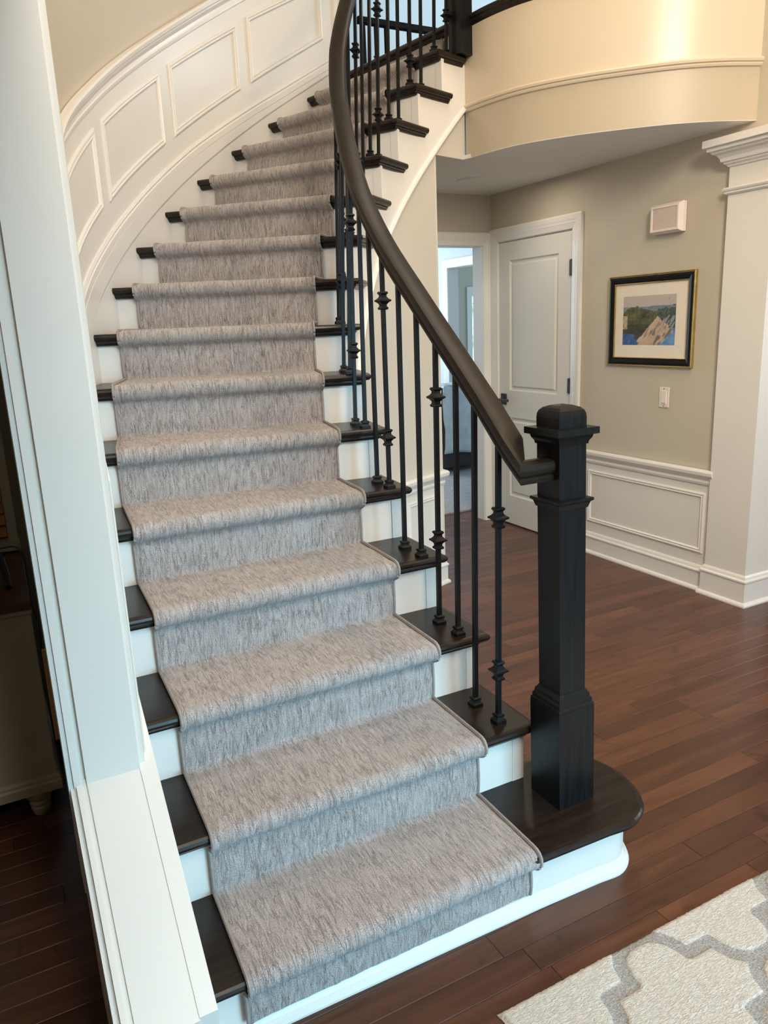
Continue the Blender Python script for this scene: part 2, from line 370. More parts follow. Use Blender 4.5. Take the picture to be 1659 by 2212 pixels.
def frame_flat(mb, f, a0, a1, b0, b1, prof):
    """picture-frame moulding; f(a, b, n) -> point; prof = [(inset, n)] from outer edge inwards"""
    R = [[f(a0+w, b0+w, n), f(a1-w, b0+w, n), f(a1-w, b1-w, n), f(a0+w, b1-w, n)] for w, n in prof]
    n = 4; V = [p for r in R for p in r]; F = []
    for i in range(len(R)-1):
        for j in range(4): F.append((i*4+j, i*4+(j+1) % 4, (i+1)*4+(j+1) % 4, (i+1)*4+j))
    return mb.add(V, F)
PM = [(0, 0), (.001, .006), (.005, .010), (.010, .011), (.014, .006), (.018, .007), (.022, .010), (.026, .006), (.028, 0)]
frame_flat(MB(), lambda a, b, n: (XR-.004-n, a, b), 2.753, 3.660, .210, .552, PM).build('panel_molding', WHITE, wall_right)

# door in the right wall
D0, D1, DZ = 3.863, 4.628, 2.028
door = structure(empty('door_1', (XR+.01, (D0+D1)/2, 0)), 'white two-panel door in the greige passage wall')
def at(o, *a): return tuple(x-y for x, y in zip(a, o.location))
def BR(name, x0, x1, y0, y1, z0, z1, m, parent, b=0.0):
    l = parent.location; return B(name, x0-l.x, x1-l.x, y0-l.y, y1-l.y, z0-l.z, z1-l.z, m, parent, b)
db = MB(); l = door.location
def dbox(*a): db.box(a[0]-l.x, a[1]-l.x, a[2]-l.y, a[3]-l.y, a[4]-l.z, a[5]-l.z)
PY0, PY1 = 3.990, 4.508
dbox(XR+.018, XR+.05, D0, D1, .012, DZ)                       # core
for a in ((D0, PY0, .012, DZ), (PY1, D1, .012, DZ), (PY0, PY1, .012, .225), (PY0, PY1, .812, 1.005), (PY0, PY1, 1.905, DZ)):
    dbox(XR+.004, XR+.018, a[0], a[1], a[2], a[3])
db.build('door_slab', DOORP, door)
PF = [(0, 0), (.010, -.010), (.022, -.012), (.036, -.002)]
for z0, z1 in ((.225, .812), (1.005, 1.905)):
    mb = MB(); frame_flat(mb, lambda a, b, n: (XR+.004-n-l.x, a-l.y, b-l.z), PY0, PY1, z0, z1, PF)
    f = [(XR+.006-l.x, PY0+.036-l.y, z0+.036-l.z), (XR+.006-l.x, PY1-.036-l.y, z0+.036-l.z), (XR+.006-l.x, PY1-.036-l.y, z1-.036-l.z), (XR+.006-l.x, PY0+.036-l.y, z1-.036-l.z)]
    mb.add(f, [(0, 1, 2, 3)]); mb.build('door_panel', DOORP, door)
for z in (1.808, 1.072, .30):
    mb = MB(); mb.box(XR-.004-l.x, XR+.004-l.x, D0-.012-l.y, D0+.016-l.y, z-.047, z+.047, .001)
    mb.lathe([(.005, -.050), (.006, -.046), (.006, .046), (.005, .050)], (XR-.006-l.x, D0-.004-l.y, z), 10); mb.build('hinge', BLACKP, door)
mb = MB(); mb.box(XR-.006-l.x, XR+.004-l.x, D1-.075-l.y, D1-.015-l.y, .880, .955, .002); mb.lathe([(.010, -.03), (.010, .03)], (0, 0, 0), 12)
mb = MB(); mb.box(XR-.006-l.x, XR+.004-l.x, D1-.088-l.y, D1-.026-l.y, .900, .980, .003)
mb.tube([(XR-.004-l.x, D1-.057-l.y, .938), (XR-.045-l.x, D1-.057-l.y, .938)], .010, 10)
mb.box(XR-.052-l.x, XR-.036-l.x, D1-.165-l.y, D1-.046-l.y, .928, .948, .004); mb.build('door_handle', BLACKP, door)
# casing
CS = [(0, 0), (0, .018), (.010, .021), (.030, .020), (.046, .016), (.050, .018), (.062, .014), (.080, .010), (.088, .008), (.090, 0)]
def casing(name, f, a0, a1, z1, m, label, left=True):
    """f(a, z, n); opening a0..a1 up to z1, casing round it; the outer edge first"""
    R = []
    for w, n in CS:
        e = .090-w
        R.append([f(a0-e, 0, n), f(a0-e, z1+e, n), f(a1+e, z1+e, n), f(a1+e, 0, n)])
    V = [p for r in R for p in r]; F = []
    for i in range(len(R)-1):
        for j in range(3): F.append((i*4+j, i*4+j+1, (i+1)*4+j+1, (i+1)*4+j))
    return structure(mesh(name, V, F, m), label)
casing('trim_1', lambda a, z, n: (XR-n, a, z), D0-.012, D1+.004, DZ+.008, WHITE2, 'white casing around the two-panel door')
mb = MB(); mb.box(XR, XR+.10, D0-.012, D0, 0, DZ+.008); mb.box(XR, XR+.10, D1, D1+.004, 0, DZ+.008); mb.box(XR+.001, XR+.10, D0-.012, D1+.004, DZ+.003, DZ+.008)
structure(mb.build('trim_2', WHITE2), 'white jamb of the two-panel door')

# end wall of the passage with a cased opening (y = 4.72)
YB = 4.72; OX0, OX1 = 2.48, 3.305
mb = MB(); mb.box(2.2, OX0, YB, YB+.115, 0, 2.49); mb.box(OX0, OX1, YB, YB+.115, 2.025, 2.49); mb.box(OX1, XR+.02, YB, YB+.115, 0, 2.49)
wall_back = structure(mb.build('wall_back', GREIGE), 'greige wall at the end of the passage around the open doorway')
casing('trim_3', lambda a, z, n: (a, YB-n, z), OX0, OX1, 2.020, WHITE2, 'white casing of the open doorway at the passage end').scale = (1, 1, 1)
mb = MB(); mb.box(OX1-.004, OX1+.008, YB-.001, YB+.118, 0, 2.02); mb.box(OX0-.012, OX0+.004, YB-.001, YB+.118, 0, 2.02); mb.box(OX0-.012, OX1+.008, YB-.001, YB+.118, 2.0195, 2.03)
structure(mb.build('trim_4', WHITE2), 'white jamb lining of the open doorway')

# far room beyond the doorway
far_floor = MB(); 
me = bpy.data.meshes.new('carpet_far_room'); me.from_pydata([(1.0, 5.04, .012), (6.45, 5.04, .012), (6.45, 8.5, .012), (1.0, 8.5, .012), (1.0, 5.04, -.002), (6.45, 5.04, -.002)], [], [(0, 1, 2, 3), (0, 4, 5, 1)])
uvl = me.uv_layers.new(name='UVMap')
for p_ in me.polygons:
    for li in p_.loop_indices: v = me.vertices[me.loops[li].vertex_index].co; uvl.data[li].uv = (v.x, v.y)
structure(link('floor_carpet', me, FARCARP), 'grey carpet in the room beyond the doorway')
mb = MB(); mb.box(XR+.12, 6.5, 4.80, 4.92, 0, 2.5); mb.box(1.0, 2.2, 4.72, 4.83, 0, 2.5)
structure(mb.build('wall_far_front', COOLW), 'pale wall of the far room behind the passage')
X2 = 4.65
mb = MB(); mb.box(X2, X2+.13, 7.302, 8.5, 0, 2.5); mb.box(X2, X2+.13, 4.92, 5.90, 0, 2.5); mb.box(X2, X2+.13, 5.90, 7.302, 2.076, 2.5)
structure(mb.build('wall_far_right', COOLW), 'pale blue lit wall with a cased opening in the far room')
casing('trim_5', lambda a, z, n: (X2-n, a, z), 5.90, 7.295, 2.066, WHITE, 'bright white casing of the opening in the far room')
mb = MB(); mb.box(X2-.001, X2+.131, 7.290, 7.303, 0, 2.066); mb.box(X2-.001, X2+.131, 5.90, 7.303, 2.0655, 2.077); structure(mb.build('trim_6', WHITE), 'white jamb lining of the far opening')
mb = MB(); mb.box(1.0, 6.5, 8.5, 8.6, 0, 2.5); structure(mb.build('wall_far_back', COOLW), 'back wall of the far room')
mb = MB(); mb.box(1.0, 6.5, 4.83, 8.6, 2.5, 2.6); structure(mb.build('ceiling_far_room', CEIL), 'ceiling of the far room')
mb = MB(); mb.box(.9, 1.0, 4.9, 8.6, 0, 2.5); structure(mb.build('wall_far_left', COOLW), 'left wall of the far room')
# wall with the narrow window beyond the second opening (x = 6.5)
WY0, WY1, WZ0, WZ1 = 8.30, 8.52, .45, 1.80
XW = 6.10
m_, nt_, b_ = newmat('garden_view'); L_ = nt_.links.new
tcx = N(nt_, 'ShaderNodeTexCoord'); nx = N(nt_, 'ShaderNodeTexNoise', Scale=5.0, Detail=5.0); L_(tcx.outputs['Object'], nx.inputs['Vector'])
rx = N(nt_, 'ShaderNodeValToRGB'); ee = rx.color_ramp.elements; ee[0].position = .35; ee[0].color = (.18, .55, .30, 1); ee[1].position = .62; ee[1].color = (.85, 1.0, .80, 1)
L_(nx.outputs[0], rx.inputs[0]); L_(rx.outputs[0], b_.inputs['Emission Color']); b_.inputs['Emission Strength'].default_value = 1.1; b_.inputs['Base Color'].default_value = (.05, .1, .05, 1)
GARDEN = m_
mb = MB(); mb.box(X2+.13, 5.62, 8.30, 8.42, 0, 2.5); mb.box(5.62, 6.5, 8.30, 8.42, 1.86, 2.5); mb.box(5.62, 6.5, 8.30, 8.42, 0, .45); structure(mb.build('wall_far_window', GREIGE), 'greige wall around the narrow window')
win = structure(empty('window_1', (5.85, 8.3, 1.1)), 'narrow window with green garden view in the far room')
wl = win.location
mb = MB(); mb.box(5.56-wl.x, 5.632-wl.x, -.02, .01, .40-wl.z, 1.915-wl.z); mb.box(5.632-wl.x, 6.1-wl.x, -.02, .01, 1.83-wl.z, 1.915-wl.z)
mb.build('window_frame', WHITE, win)
B('pane', 5.62-wl.x, 6.1-wl.x, .020, .024, .45-wl.z, 1.86-wl.z, GARDEN, win)
B('sash_bar', 5.632-wl.x, 6.1-wl.x, .010, .018, 1.712-wl.z, 1.719-wl.z, WHITE, win)
B('sash_rail', 5.632-wl.x, 6.1-wl.x, -.005, .018, 1.805-wl.z, 1.832-wl.z, WHITE, win)

# pilaster at the end of the right wall, cased opening into the side room
PX, PYA, PYB, PZ = 3.354, 2.464, 2.715, 2.180
mb = MB(); mb.box(PX, 3.56, PYA, PYB, 0, PZ+.02); pil = structure(mb.build('wall_right_pilaster', WHITE2), 'cream square pilaster with a moulded capital at the end of the picture wall')
def wrap(mb, prof, ext=0.0): return sweep2(mb, [(XR+.02, PYB), (PX, PYB), (PX, 0.7)], prof, -1)
CR = [(0, PZ), (.006, PZ), (.010, PZ+.008), (.020, PZ+.014), (.022, PZ+.022), (.030, PZ+.024), (.034, PZ+.040), (.046, PZ+.056), (.060, PZ+.062), (.064, PZ+.070), (.076, PZ+.074), (.078, PZ+.090), (.092, PZ+.092), (.092, PZ+.125), (0, PZ+.125)]
o = wrap(MB(), CR); structure(o.build('trim_7', WHITE), 'cream crown moulding on top of the pilaster and opening')
o = wrap(MB(), [(0, 2.052), (.008, 2.054), (.014, 2.060), (.012, 2.066), (.018, 2.070), (.022, 2.078), (.014, 2.086), (0, 2.088)]); structure(o.build('trim_8', WHITE), 'thin cream neck moulding below the crown')
mb = MB(); mb.box(PX+.001, 3.50, 0.7, PYA, 2.052, PZ); structure(mb.build('trim_9', WHITE2), 'cream frieze board across the side opening')
mb = MB(); sweep2(mb, [(XR+.02, PYB), (PX, PYB), (PX, PYA), (3.56, PYA)], prof_base(.165), -1); structure(mb.build('baseboard_pilaster', WHITE), 'white baseboard wrapping the pilaster')
mb = MB(); mb.box(6.1, 6.2, -2.7, 4.8, 0, 2.6); structure(mb.build('wall_side_room', COOLW), 'pale wall of the side room')
mb = MB(); mb.box(3.5, 6.2, -2.7, 4.8, 2.6, 2.7); structure(mb.build('ceiling_side_room', CEIL), 'ceiling of the side room')

# foyer shell behind the camera
mb = MB(); mb.box(-4, .6, -2.8, -2.65, 0, HI); mb.box(2.9, 6.2, -2.8, -2.65, 0, HI); mb.box(.6, 2.9, -2.8, -2.65, 2.2, 3.0); mb.box(.6, 2.9, -2.8, -2.65, 4.6, HI)
structure(mb.build('wall_front', GREIGE), 'front wall with the entry door and transom behind the viewer')
mb = MB()
for x in (.6, 1.05, 2.42, 2.84): mb.box(x, x+.06, -2.74, -2.66, 0, 2.2)
mb.box(.6, 2.9, -2.74, -2.66, 2.14, 2.2); mb.box(.6, 2.9, -2.74, -2.66, 3.0, 3.06); mb.box(.6, 2.9, -2.74, -2.66, 4.54, 4.6); mb.box(1.72, 1.78, -2.74, -2.66, 3.0, 4.6)
structure(mb.build('window_2', WHITE), 'white frames of the glazed entry and transom')
# left room shell
mb = MB(); mb.box(-4, -3.9, -2.7, 8.6, 0, HI); structure(mb.build('wall_left_room', GREIGE), 'outer wall of the left room')
mb = MB(); mb.box(-3.9, .14, 3.13, 3.25, 0, 2.6); wlb = structure(mb.build('wall_left_room_back', CABW), 'back wall of the dim left room')
mb = MB(); mb.box(-3.9, .03, -2.7, 3.2, 2.6, 2.7); structure(mb.build('ceiling_left_room', CEIL), 'ceiling of the left room')
mb = MB(); mb.box(.05, .20, -2.65, 1.612, 2.32, HI); mb.box(.05, .20, -2.65, -.9, 0, 2.32); structure(mb.build('wall_left_header', GREIGE), 'header wall over the opening to the left room')

# ------------------------------------------------------------------ outer curved wall with wainscot
T0 = 2.320
def WO(t): return lin([(2, -.117), (5, -.108), (7, -.105)], t)
wall_left = structure(sweep_t('wall_left', ts(T0, 16.0), lambda t: [(WOFF-.15, 0), (WO(t), 0), (WO(t), HI), (WOFF-.15, HI)], GREIGE, None, True), 'curved greige wall following the stairs')
for p_ in wall_left.data.polygons: p_.use_smooth = abs(p_.normal.z) < .5
def hcr(t): return lin([(7.7, .800), (9, .780), (10.1, .771), (11.1, .764), (12, .760), (16, .758)], t)
def hbt(t): return lin([(7.7, .215), (8.8, .195), (10, .180), (12, .172), (13, .158), (14.3, .140), (16, .132)], t)
def hsk(t): return lin([(2.2, .15), (6.0, .06), (7.7, .054), (10, .042), (16, .046)], t)
def st_t(t, h): return t*RISE+h
Tw = ts(T0, 16.0)
Tv = ts(T0+.01, 16.0)
sweep_t('wainscot', Tv, lambda t: [(WO(t)+.0004, max(0, st_t(t, -.55))), (WO(t)+.004, max(0, st_t(t, -.55))), (WO(t)+.004, st_t(t, hcr(t)-.02)), (WO(t)+.0004, st_t(t, hcr(t)-.02))], WHITE2, wall_left, True)
def rake_prof(P, h0f):
    return lambda t: [(WO(t)+.0044+n, st_t(t, h0f(t)+h)) for n, h in P]
CRP = [(0, -.098), (.006, -.094), (.009, -.080), (.006, -.074), (.006, -.060), (.012, -.052), (.020, -.040), (.022, -.032), (.028, -.026), (.032, -.010), (.028, -.001), (.020, 0), (0, 0)]
sweep_t('chair_rail', ts(5.0, 16.0), rake_prof(CRP, hcr), WHITE, wall_left)
BCP = [(.0, -.060), (.012, -.060), (.012, -.030), (.008, -.024), (.012, -.014), (.007, -.002), (0, 0)]
sweep_t('base_cap', ts(5.0, 16.0), rake_prof(BCP, hbt), WHITE, wall_left)
sweep_t('skirt_molding', ts(5.0, 16.0), lambda t: [(WOFF+.0046, st_t(t, hsk(t)-.002)), (WOFF+.016, st_t(t, hsk(t)-.002)), (WOFF+.018, st_t(t, hsk(t)+.004)), (WOFF+.018, st_t(t, hbt(t)-.062)), (WOFF+.010, st_t(t, hbt(t)-.0605)), (WOFF+.0046, st_t(t, hbt(t)-.0605))], WHITE, wall_left)
SK = sweep_t('skirt_board', ts(4.0, 16.0), lambda t: [(WO(t)+.0048, max(0, st_t(t, -.4))), (WO(t)+.010, max(0, st_t(t, -.4))), (WO(t)+.010, st_t(t, hsk(t))), (WO(t)+.0048, st_t(t, hsk(t)))], WHITE, wall_left, False)
def speed(t, off): return (pt(t+.05, off)-pt(t-.05, off)).length/.1
def frame_t(name, t0, t1, hb0, hb1, ht0, ht1, off, sgn, parent):
    R = []; n = 14
    for w, nn in PM:
        s0, s1 = t0+w/speed(t0, off), t1-w/speed(t1, off); ring = []
        c = 1.18*w
        for i in range(n+1):
            u = i/n; t = s0+(s1-s0)*u; ring.append(pt(t, off+sgn*nn, st_t(t, hb0+(hb1-hb0)*u+c)))
        for i in range(n+1):
            u = 1-i/n; t = s0+(s1-s0)*u; ring.append(pt(t, off+sgn*nn, st_t(t, ht0+(ht1-ht0)*u-c)))
        R.append(ring)
    return MB().rings(R, True, False).build(name, WHITE, parent)
for a in ((7.2, 9.06, .335, .308, .625, .616), (9.34, 11.24, .292, .275, .611, .593), (11.51, 13.38, .268, .255, .594, .578), (13.65, 15.48, .252, .250, .583, .560), (15.78, 16.0+.0, .25, .25, .56, .56)):
    frame_t('panel_molding', a[0], a[1], a[2], a[3], a[4], a[5], WOFF+.0044, 1, wall_left)

# end of the full-height wall (the tall column) and the raked knee wall in front of it
SL = .7724
def capz(y): return .19+(y-1.314)*SL+.15
YC = 1.613
mb = MB()
def vcol(x0, x1, yf, yb=YC+.05): mb.box(x0, x1, yf, yb, 0.30, HI)
vcol(.074, .187, YC); vcol(.187, .2005, YC+.010); vcol(.0615, .074, YC+.014); vcol(.048, .0615, YC+.002); vcol(.037, .048, YC+.008, YC+.09)
structure(mb.build('wall_left_end', WHITE2), 'tall white-painted end of the wall at the left of the stairs')
YE = 1.208
mb = MB()
def rak(x0, x1, y0, y1, dz): # raked prism down to the floor
    V = [(x0, y0, 0), (x1, y0, 0), (x1, y1, 0), (x0, y1, 0), (x0, y0, capz(y0)+dz), (x1, y0, capz(y0)+dz), (x1, y1, capz(y1)+dz), (x0, y1, capz(y1)+dz)]
    mb.add(V, [(0, 1, 2, 3), (4, 5, 6, 7), (0, 1, 5, 4), (1, 2, 6, 5), (2, 3, 7, 6), (3, 0, 4, 7)])
rak(.074, .1845, YE, YC+.002, 0); rak(.1865, .222, YE+.004, 2.12, 0); rak(.184, .187, YE+.003, YC+.02, -.004)
rak(.062, .075, YE+.004, YC+.015, -.005); rak(.052, .063, YE+.004, YC+.01, -.001); rak(.040, .053, YE+.006, YC+.03, -.012)
structure(mb.build('wall_left_knee', WHITE), 'low raked white knee wall beside the bottom steps')

# ------------------------------------------------------------------ staircase
stair = tag(empty('staircase', (.8, 1.35, 0)), 'curved staircase with dark wood treads and white risers', 'staircase')
sl = stair.location
def SP(v): return (v[0]-sl.x, v[1]-sl.y, v[2]-sl.z)
NOSE = [(.016, 0), (.007, -.0012), (.002, -.006), (0, -.013), (.002, -.020), (.008, -.026), (.018, -.028)]
COVE = [(.020, -.028), (.020, -.033), (.024, -.036), (.028, -.043), (.034, -.046), (.044, -.047), (.050, -.028)]
def tread_from(path, back, z, k):
    """path: outer edge polyline (plan) travelling with the tread on its left; back: closing points"""
    rings = [offset_path(path, d) for d, _ in NOSE]
    V = []; F = []; n = len(path)
    for (d, dz), r in zip(NOSE, rings): V += [(p.x, p.y, z+dz) for p in r]
    for i in range(len(NOSE)-1):
        for j in range(n-1): F.append((i*n+j, i*n+j+1, (i+1)*n+j+1, (i+1)*n+j))
    a = len(V); V += [(p[0], p[1], z) for p in back]; b = len(V); V += [(p[0], p[1], z-.028) for p in back]
    m = len(back)
    F.append(tuple(range(n))+tuple(range(a, a+m)))
    F.append(tuple(range((len(NOSE)-1)*n, len(NOSE)*n))+tuple(range(b, b+m)))
    for i in range(m-1): F.append((a+i, a+i+1, b+i+1, b+i))
    F.append(tuple([i*n for i in range(len(NOSE))]+[b+m-1, a+m-1])); F.append(tuple([i*n+n-1 for i in range(len(NOSE))]+[b, a]))
    o = mesh('tread', [SP(v) for v in V], F, TREAD, stair)
    rings = [offset_path(path, d) for d, _ in COVE]; V = []; F = []; c = len(COVE)
    mb = MB(); mb.rings([[SP((rings[i][j].x, rings[i][j].y, z+COVE[i][1])) for i in range(c)] for j in range(n)]); mb.build('cove_molding', TREAD, o)
    return o
for k in range(2, 16):
    z = k*RISE
    A = pt(k, WOFF-.004).xy; Bc = pt(k, .957).xy
    E = pt(k+1, .957, 0, .105).xy; E2 = pt(k+1, SOFF-.012, 0, .105).xy
    q1 = pt(k+1, SOFF-.012, 0, OH+.006).xy; q2 = pt(k+1, WOFF-.004, 0, OH+.006).xy
    if k == 15:
        E = pt(16.12, .957).xy; E2 = pt(16.12, SOFF-.012).xy
    tread_from([A, Bc, E], [E2, q1, q2], z, k)
# starting step with the rounded end
BULL = [(1.30, 1.292), (1.37, 1.287), (1.425, 1.305), (1.470, 1.343), (1.503, 1.405), (1.517, 1.480), (1.505, 1.560), (1.470, 1.618), (1.41, 1.655), (1.33, 1.668), (1.262, 1.668)]
def sm(L, n):
    out = []
    for i in range((len(L)-1)*n+1):
        q = crm(L, i/n); out.append((q[0], q[1]))
    return out
edge = [(.222, 1.314), (.75, 1.306), (1.10, 1.300)]+sm(BULL, 3)
tread_from(edge, [(1.24, 1.66), (1.24, 1.62), (.20, 1.62)], RISE, 1)
# risers
def riser(k, o0=WOFF+.008, o1=SOFF-.002):
    z0, z1 = (k-1)*RISE, k*RISE-.028
    a, b_ = pt(k, o0, 0, OH), pt(k, o1, 0, OH); a2, b2 = pt(k, o0, 0, OH+.018), pt(k, o1, 0, OH+.018)
    s1 = o1-.030
    V = []
    mb = MB()
    def seg(oa, ob, f, dz=0):
        p = [pt(k, oa, 0, f), pt(k, ob, 0, f), pt(k, ob, 0, OH+.018), pt(k, oa, 0, OH+.018)]
        mb.add([SP((q.x, q.y, z)) for z in (z0, z1) for q in p], [(0, 1, 2, 3), (4, 5, 6, 7), (0, 1, 5, 4), (1, 2, 6, 5), (2, 3, 7, 6), (3, 0, 4, 7)])
    seg(o0, s1-.0015, OH); seg(s1+.0015, o1+.012, OH-.002); seg(s1-.002, s1+.002, OH+.006)
    return mb.build('riser', WHITE, stair)
for k in range(2, 17): riser(k)
# riser 1 follows the rounded end
redge = offset_path([Vector(p) for p in edge], .052)
mb = MB(); R = [[SP((p.x, p.y, 0)), SP((p.x, p.y, RISE-.028)), SP((q.x, q.y, RISE-.028)), SP((q.x, q.y, 0))] for p, q in zip(redge, offset_path([Vector(p) for p in edge], .070))]
mb.rings(R).build('riser', WHITE, stair)
# shoe moulding at the foot of riser 1
SH = [(0, 0), (.018, 0), (.018, .006), (.014, .016), (.008, .022), (.003, .032), (0, .036)]
mb = MB(); P1 = redge; R = []
for d, z in SH:
    R.append([(p.x, p.y, z) for p in offset_path([Vector((q.x, q.y)) for q in P1], -d)])
R = [[SP(R[i][j]) for i in range(len(SH))] for j in range(len(P1))]
mb.rings(R).build('shoe_molding', WHITE, stair)
# inner stringer: stepped top, raked bottom
RK = -.447
def trr(k): return k+OH/((pt(k+1, SOFF)-pt(k, SOFF)).length)
strg = MB()
for k in range(1, 16):
    a, b_ = trr(k), trr(k+1)
    if k == 15: b_ = 16.20
    T = ts(a, b_, .2)
    strg.rings([[SP(pt(t, o, z)) for o, z in ((SOFF-.04, max(0, st_t(t, RK))), (SOFF, max(0, st_t(t, RK))), (SOFF, k*RISE-.026), (SOFF-.04, k*RISE-.026))] for t in T])
strg.build('stringer', WHITE, stair)
mb = MB(); T = ts(16.05, 16.18, .1)
mb.rings([[SP(pt(t, o, z)) for o, z in ((SOFF-.04, 15*RISE-.03), (SOFF, 15*RISE-.03), (SOFF, LZ-.03), (SOFF-.04, LZ-.03))] for t in T]); mb.build('stringer', WHITE, stair)
TRP = [(0, 0), (.006, .001), (.012, -.006), (.013, -.012), (.018, -.016), (.018, -.026), (.010, -.032), (.006, -.036), (0, -.036)]
MB().rings([[SP(pt(t, SOFF+n, st_t(t, RK+.003+h))) for n, h in TRP] for t in ts(2.36, 16.18)]).build('stringer_molding', WHITE, stair)
# landing nosing at the head of the flight
A, Bc = pt(16, WOFF-.004).xy, pt(16, .93).xy
tread_from([A, Bc], [pt(16, .93, 0, .09).xy, pt(16, WOFF-.004, 0, .09).xy], LZ, 16).name = 'landing_nosing'

# wall under the stringer
TW1 = 15.04
def wtop(t): return max(0, st_t(t, RK-.02))
wi = MB().rings([[pt(t, o, z) for o, z in ((SOFF-.09, 0), (SOFF-.012, 0), (SOFF-.012, min(.66, wtop(t))), (SOFF-.09, min(.66, wtop(t))))] for t in ts(2.47, TW1)]).build('wall_inner_lower', WHITE2)
structure(wi, 'white wainscot wall below the curved stringer')
mb = MB(); mb.rings([[pt(t, o, z) for o, z in ((SOFF-.09, .66), (SOFF-.014, .66), (SOFF-.014, max(.661, wtop(t))), (SOFF-.09, max(.661, wtop(t))))] for t in ts(5.9, TW1)])
e = pt(TW1, SOFF-.014); 
mb.box(e.x-.07, e.x, e.y-.004, 4.72, .66, CZ); mb.box(e.x-.07, e.x+.002, e.y-.006, 4.72, 0, .66)
mb.rings([[pt(t, o, z) for o, z in ((SOFF-.03, CZ+.003), (SOFF-.014, CZ+.003), (SOFF-.014, max(CZ+.004, wtop(t))), (SOFF-.03, max(CZ+.004, wtop(t))))] for t in ts(TW1-.05, 16.24)])
structure(mb.build('wall_inner', INNERP), 'cream wall under the curved stringer')
CRI = prof_chair(.680)
def fchair(t0, t1, prof, name, par=None):
    P = [pt(t, SOFF-.012) for t in ts(t0, t1)]; P2 = [(p.x, p.y) for p in P]
    P2.append((P2[-1][0], 4.70)) if t1 >= TW1 else None
    return sweep2(MB(), P2, prof, -1)
fchair(6.0, TW1, CRI, '').build('chair_rail', WHITE, wi)
structure(fchair(3.3, TW1, prof_base(), '').build('baseboard_inner', WHITE), 'white baseboard under the curved stairs')
for t0, t1, ok in ((13.25, 14.75, 1), (11.3, 12.9, 1), (9.3, 10.9, 1)):
    R = []; n = 10
    for w, nn in PM:
        s0, s1 = t0+w/speed(t0, SOFF), t1-w/speed(t1, SOFF); ring = [pt(s0+(s1-s0)*i/n, SOFF-.012+nn, .21+w) for i in range(n+1)]+[pt(s1+(s0-s1)*i/n, SOFF-.012+nn, .552-w) for i in range(n+1)]
        R.append(ring)
    MB().rings(R, True, False).build('panel_molding', WHITE, wi)

# ------------------------------------------------------------------ balcony fascia
fas = MB(); sweep2(fas, FP, [(0, 2.60), (-.05, 2.60), (-.05, LZ-.02), (0, LZ-.02)], -1)
fascia = structure(fas.build('wall_balcony', FASC, None, True), 'smooth curved cream fascia of the landing balcony')
for p_ in fascia.data.polygons: p_.use_smooth = abs(p_.normal.z) < .5
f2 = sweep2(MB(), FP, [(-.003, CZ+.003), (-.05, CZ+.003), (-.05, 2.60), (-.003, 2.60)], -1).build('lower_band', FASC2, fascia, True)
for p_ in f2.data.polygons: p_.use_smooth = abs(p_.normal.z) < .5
sweep2(MB(), FP, [(-.003, 2.590), (.006, 2.592), (.010, 2.600), (.008, 2.606), (.016, 2.610), (.018, 2.620), (.012, 2.627), (.004, 2.630), (-.003, 2.630)], -1).build('fascia_molding', FASC, fascia)

# railing of the balcony
br = tag(empty('balcony_railing', (2.6, 3.4, LZ)), 'dark curved landing nosing and rail along the cream balcony', 'railing')
bl_ = br.location
def BP(mb): mb.V = [(v[0]-bl_.x, v[1]-bl_.y, v[2]-bl_.z) for v in mb.V]; return mb
BP(sweep2(MB(), FP, [(-.06, LZ+.001), (.012, LZ+.001), (.022, LZ-.004), (.026, LZ-.013), (.022, LZ-.022), (.012, LZ-.027), (.012, LZ-.034), (.006, LZ-.046), (.001, LZ-.052), (-.06, LZ-.052)], -1)).build('shoe_nosing', TREAD, br)
FPi = [tuple(p) for p in offset_path([Vector(p) for p in FP], .03)]
BP(sweep2(MB(), FPi, [(-.033, LZ+.93), (.033, LZ+.93), (.033, LZ+.965), (.018, LZ+.985), (-.018, LZ+.985), (-.033, LZ+.965)], 1)).build('handrail', RAILM, br)

# ------------------------------------------------------------------ balusters
SHOE = [(.0165, 0), (.0165, .010), (.0125, .014), (.0100, .019), (.0128, .022), (.0125, .027), (.0078, .030)]
KNUC = [(.0064, .030), (.0120, .029), (.0140, .024), (.0095, .018), (.0100, .012), (.0150, .006), (.0212, .002), (.0212, -.002), (.0150, -.006), (.0100, -.012), (.0095, -.018), (.0140, -.024), (.0120, -.029), (.0064, -.030)]
def baluster(parent, pos, rz, h, knuckles, lean=(0, 0)):
    l = parent.location
    c = (pos[0]-l.x, pos[1]-l.y, pos[2]-l.z)
    b = MB().sq([(.0064, 0), (.0064, h)], (0, 0, 0), 0).build('baluster', IRON, parent); b.location = c; b.rotation_mode = 'QUATERNION'; b.rotation_quaternion = Vector((0, 0, 1)).rotation_difference(Vector((lean[0], lean[1], 1))) @ Matrix.Rotation(rz, 3, 'Z').to_quaternion()
    MB().sq(SHOE).build('baluster_shoe', IRON, b) if not SHC else link('baluster_shoe', SHC[0], None, b)
    if not SHC: SHC.append([o for o in b.children][0].data)
    for z in knuckles:
        kb = MB().sq(KNUC).build('knuckle', IRON, b) if not KNC else link('knuckle', KNC[0], None, b)
        if not KNC: KNC.append(kb.data)
        kb.location = (0, 0, z)
    return b
SHC, KNC = [], []
rail = tag(empty('stair_railing', (1.19, 1.6, RISE)), 'dark curving handrail on black iron balusters along the open side of the stairs', 'railing')
def boff(k): return lin([(2, .864), (3, .868), (4, .874), (5, .882), (6, .878), (7, .876), (8, .880), (9, .884), (10, .886), (11, .888), (12, .889), (13, .897), (15, .899)], k)
FB = {2: (.069, .186), 3: (.046, .156), 4: (.032, .145), 5: (.030, .125), 6: (.029, .132), 7: (.018, .122)}
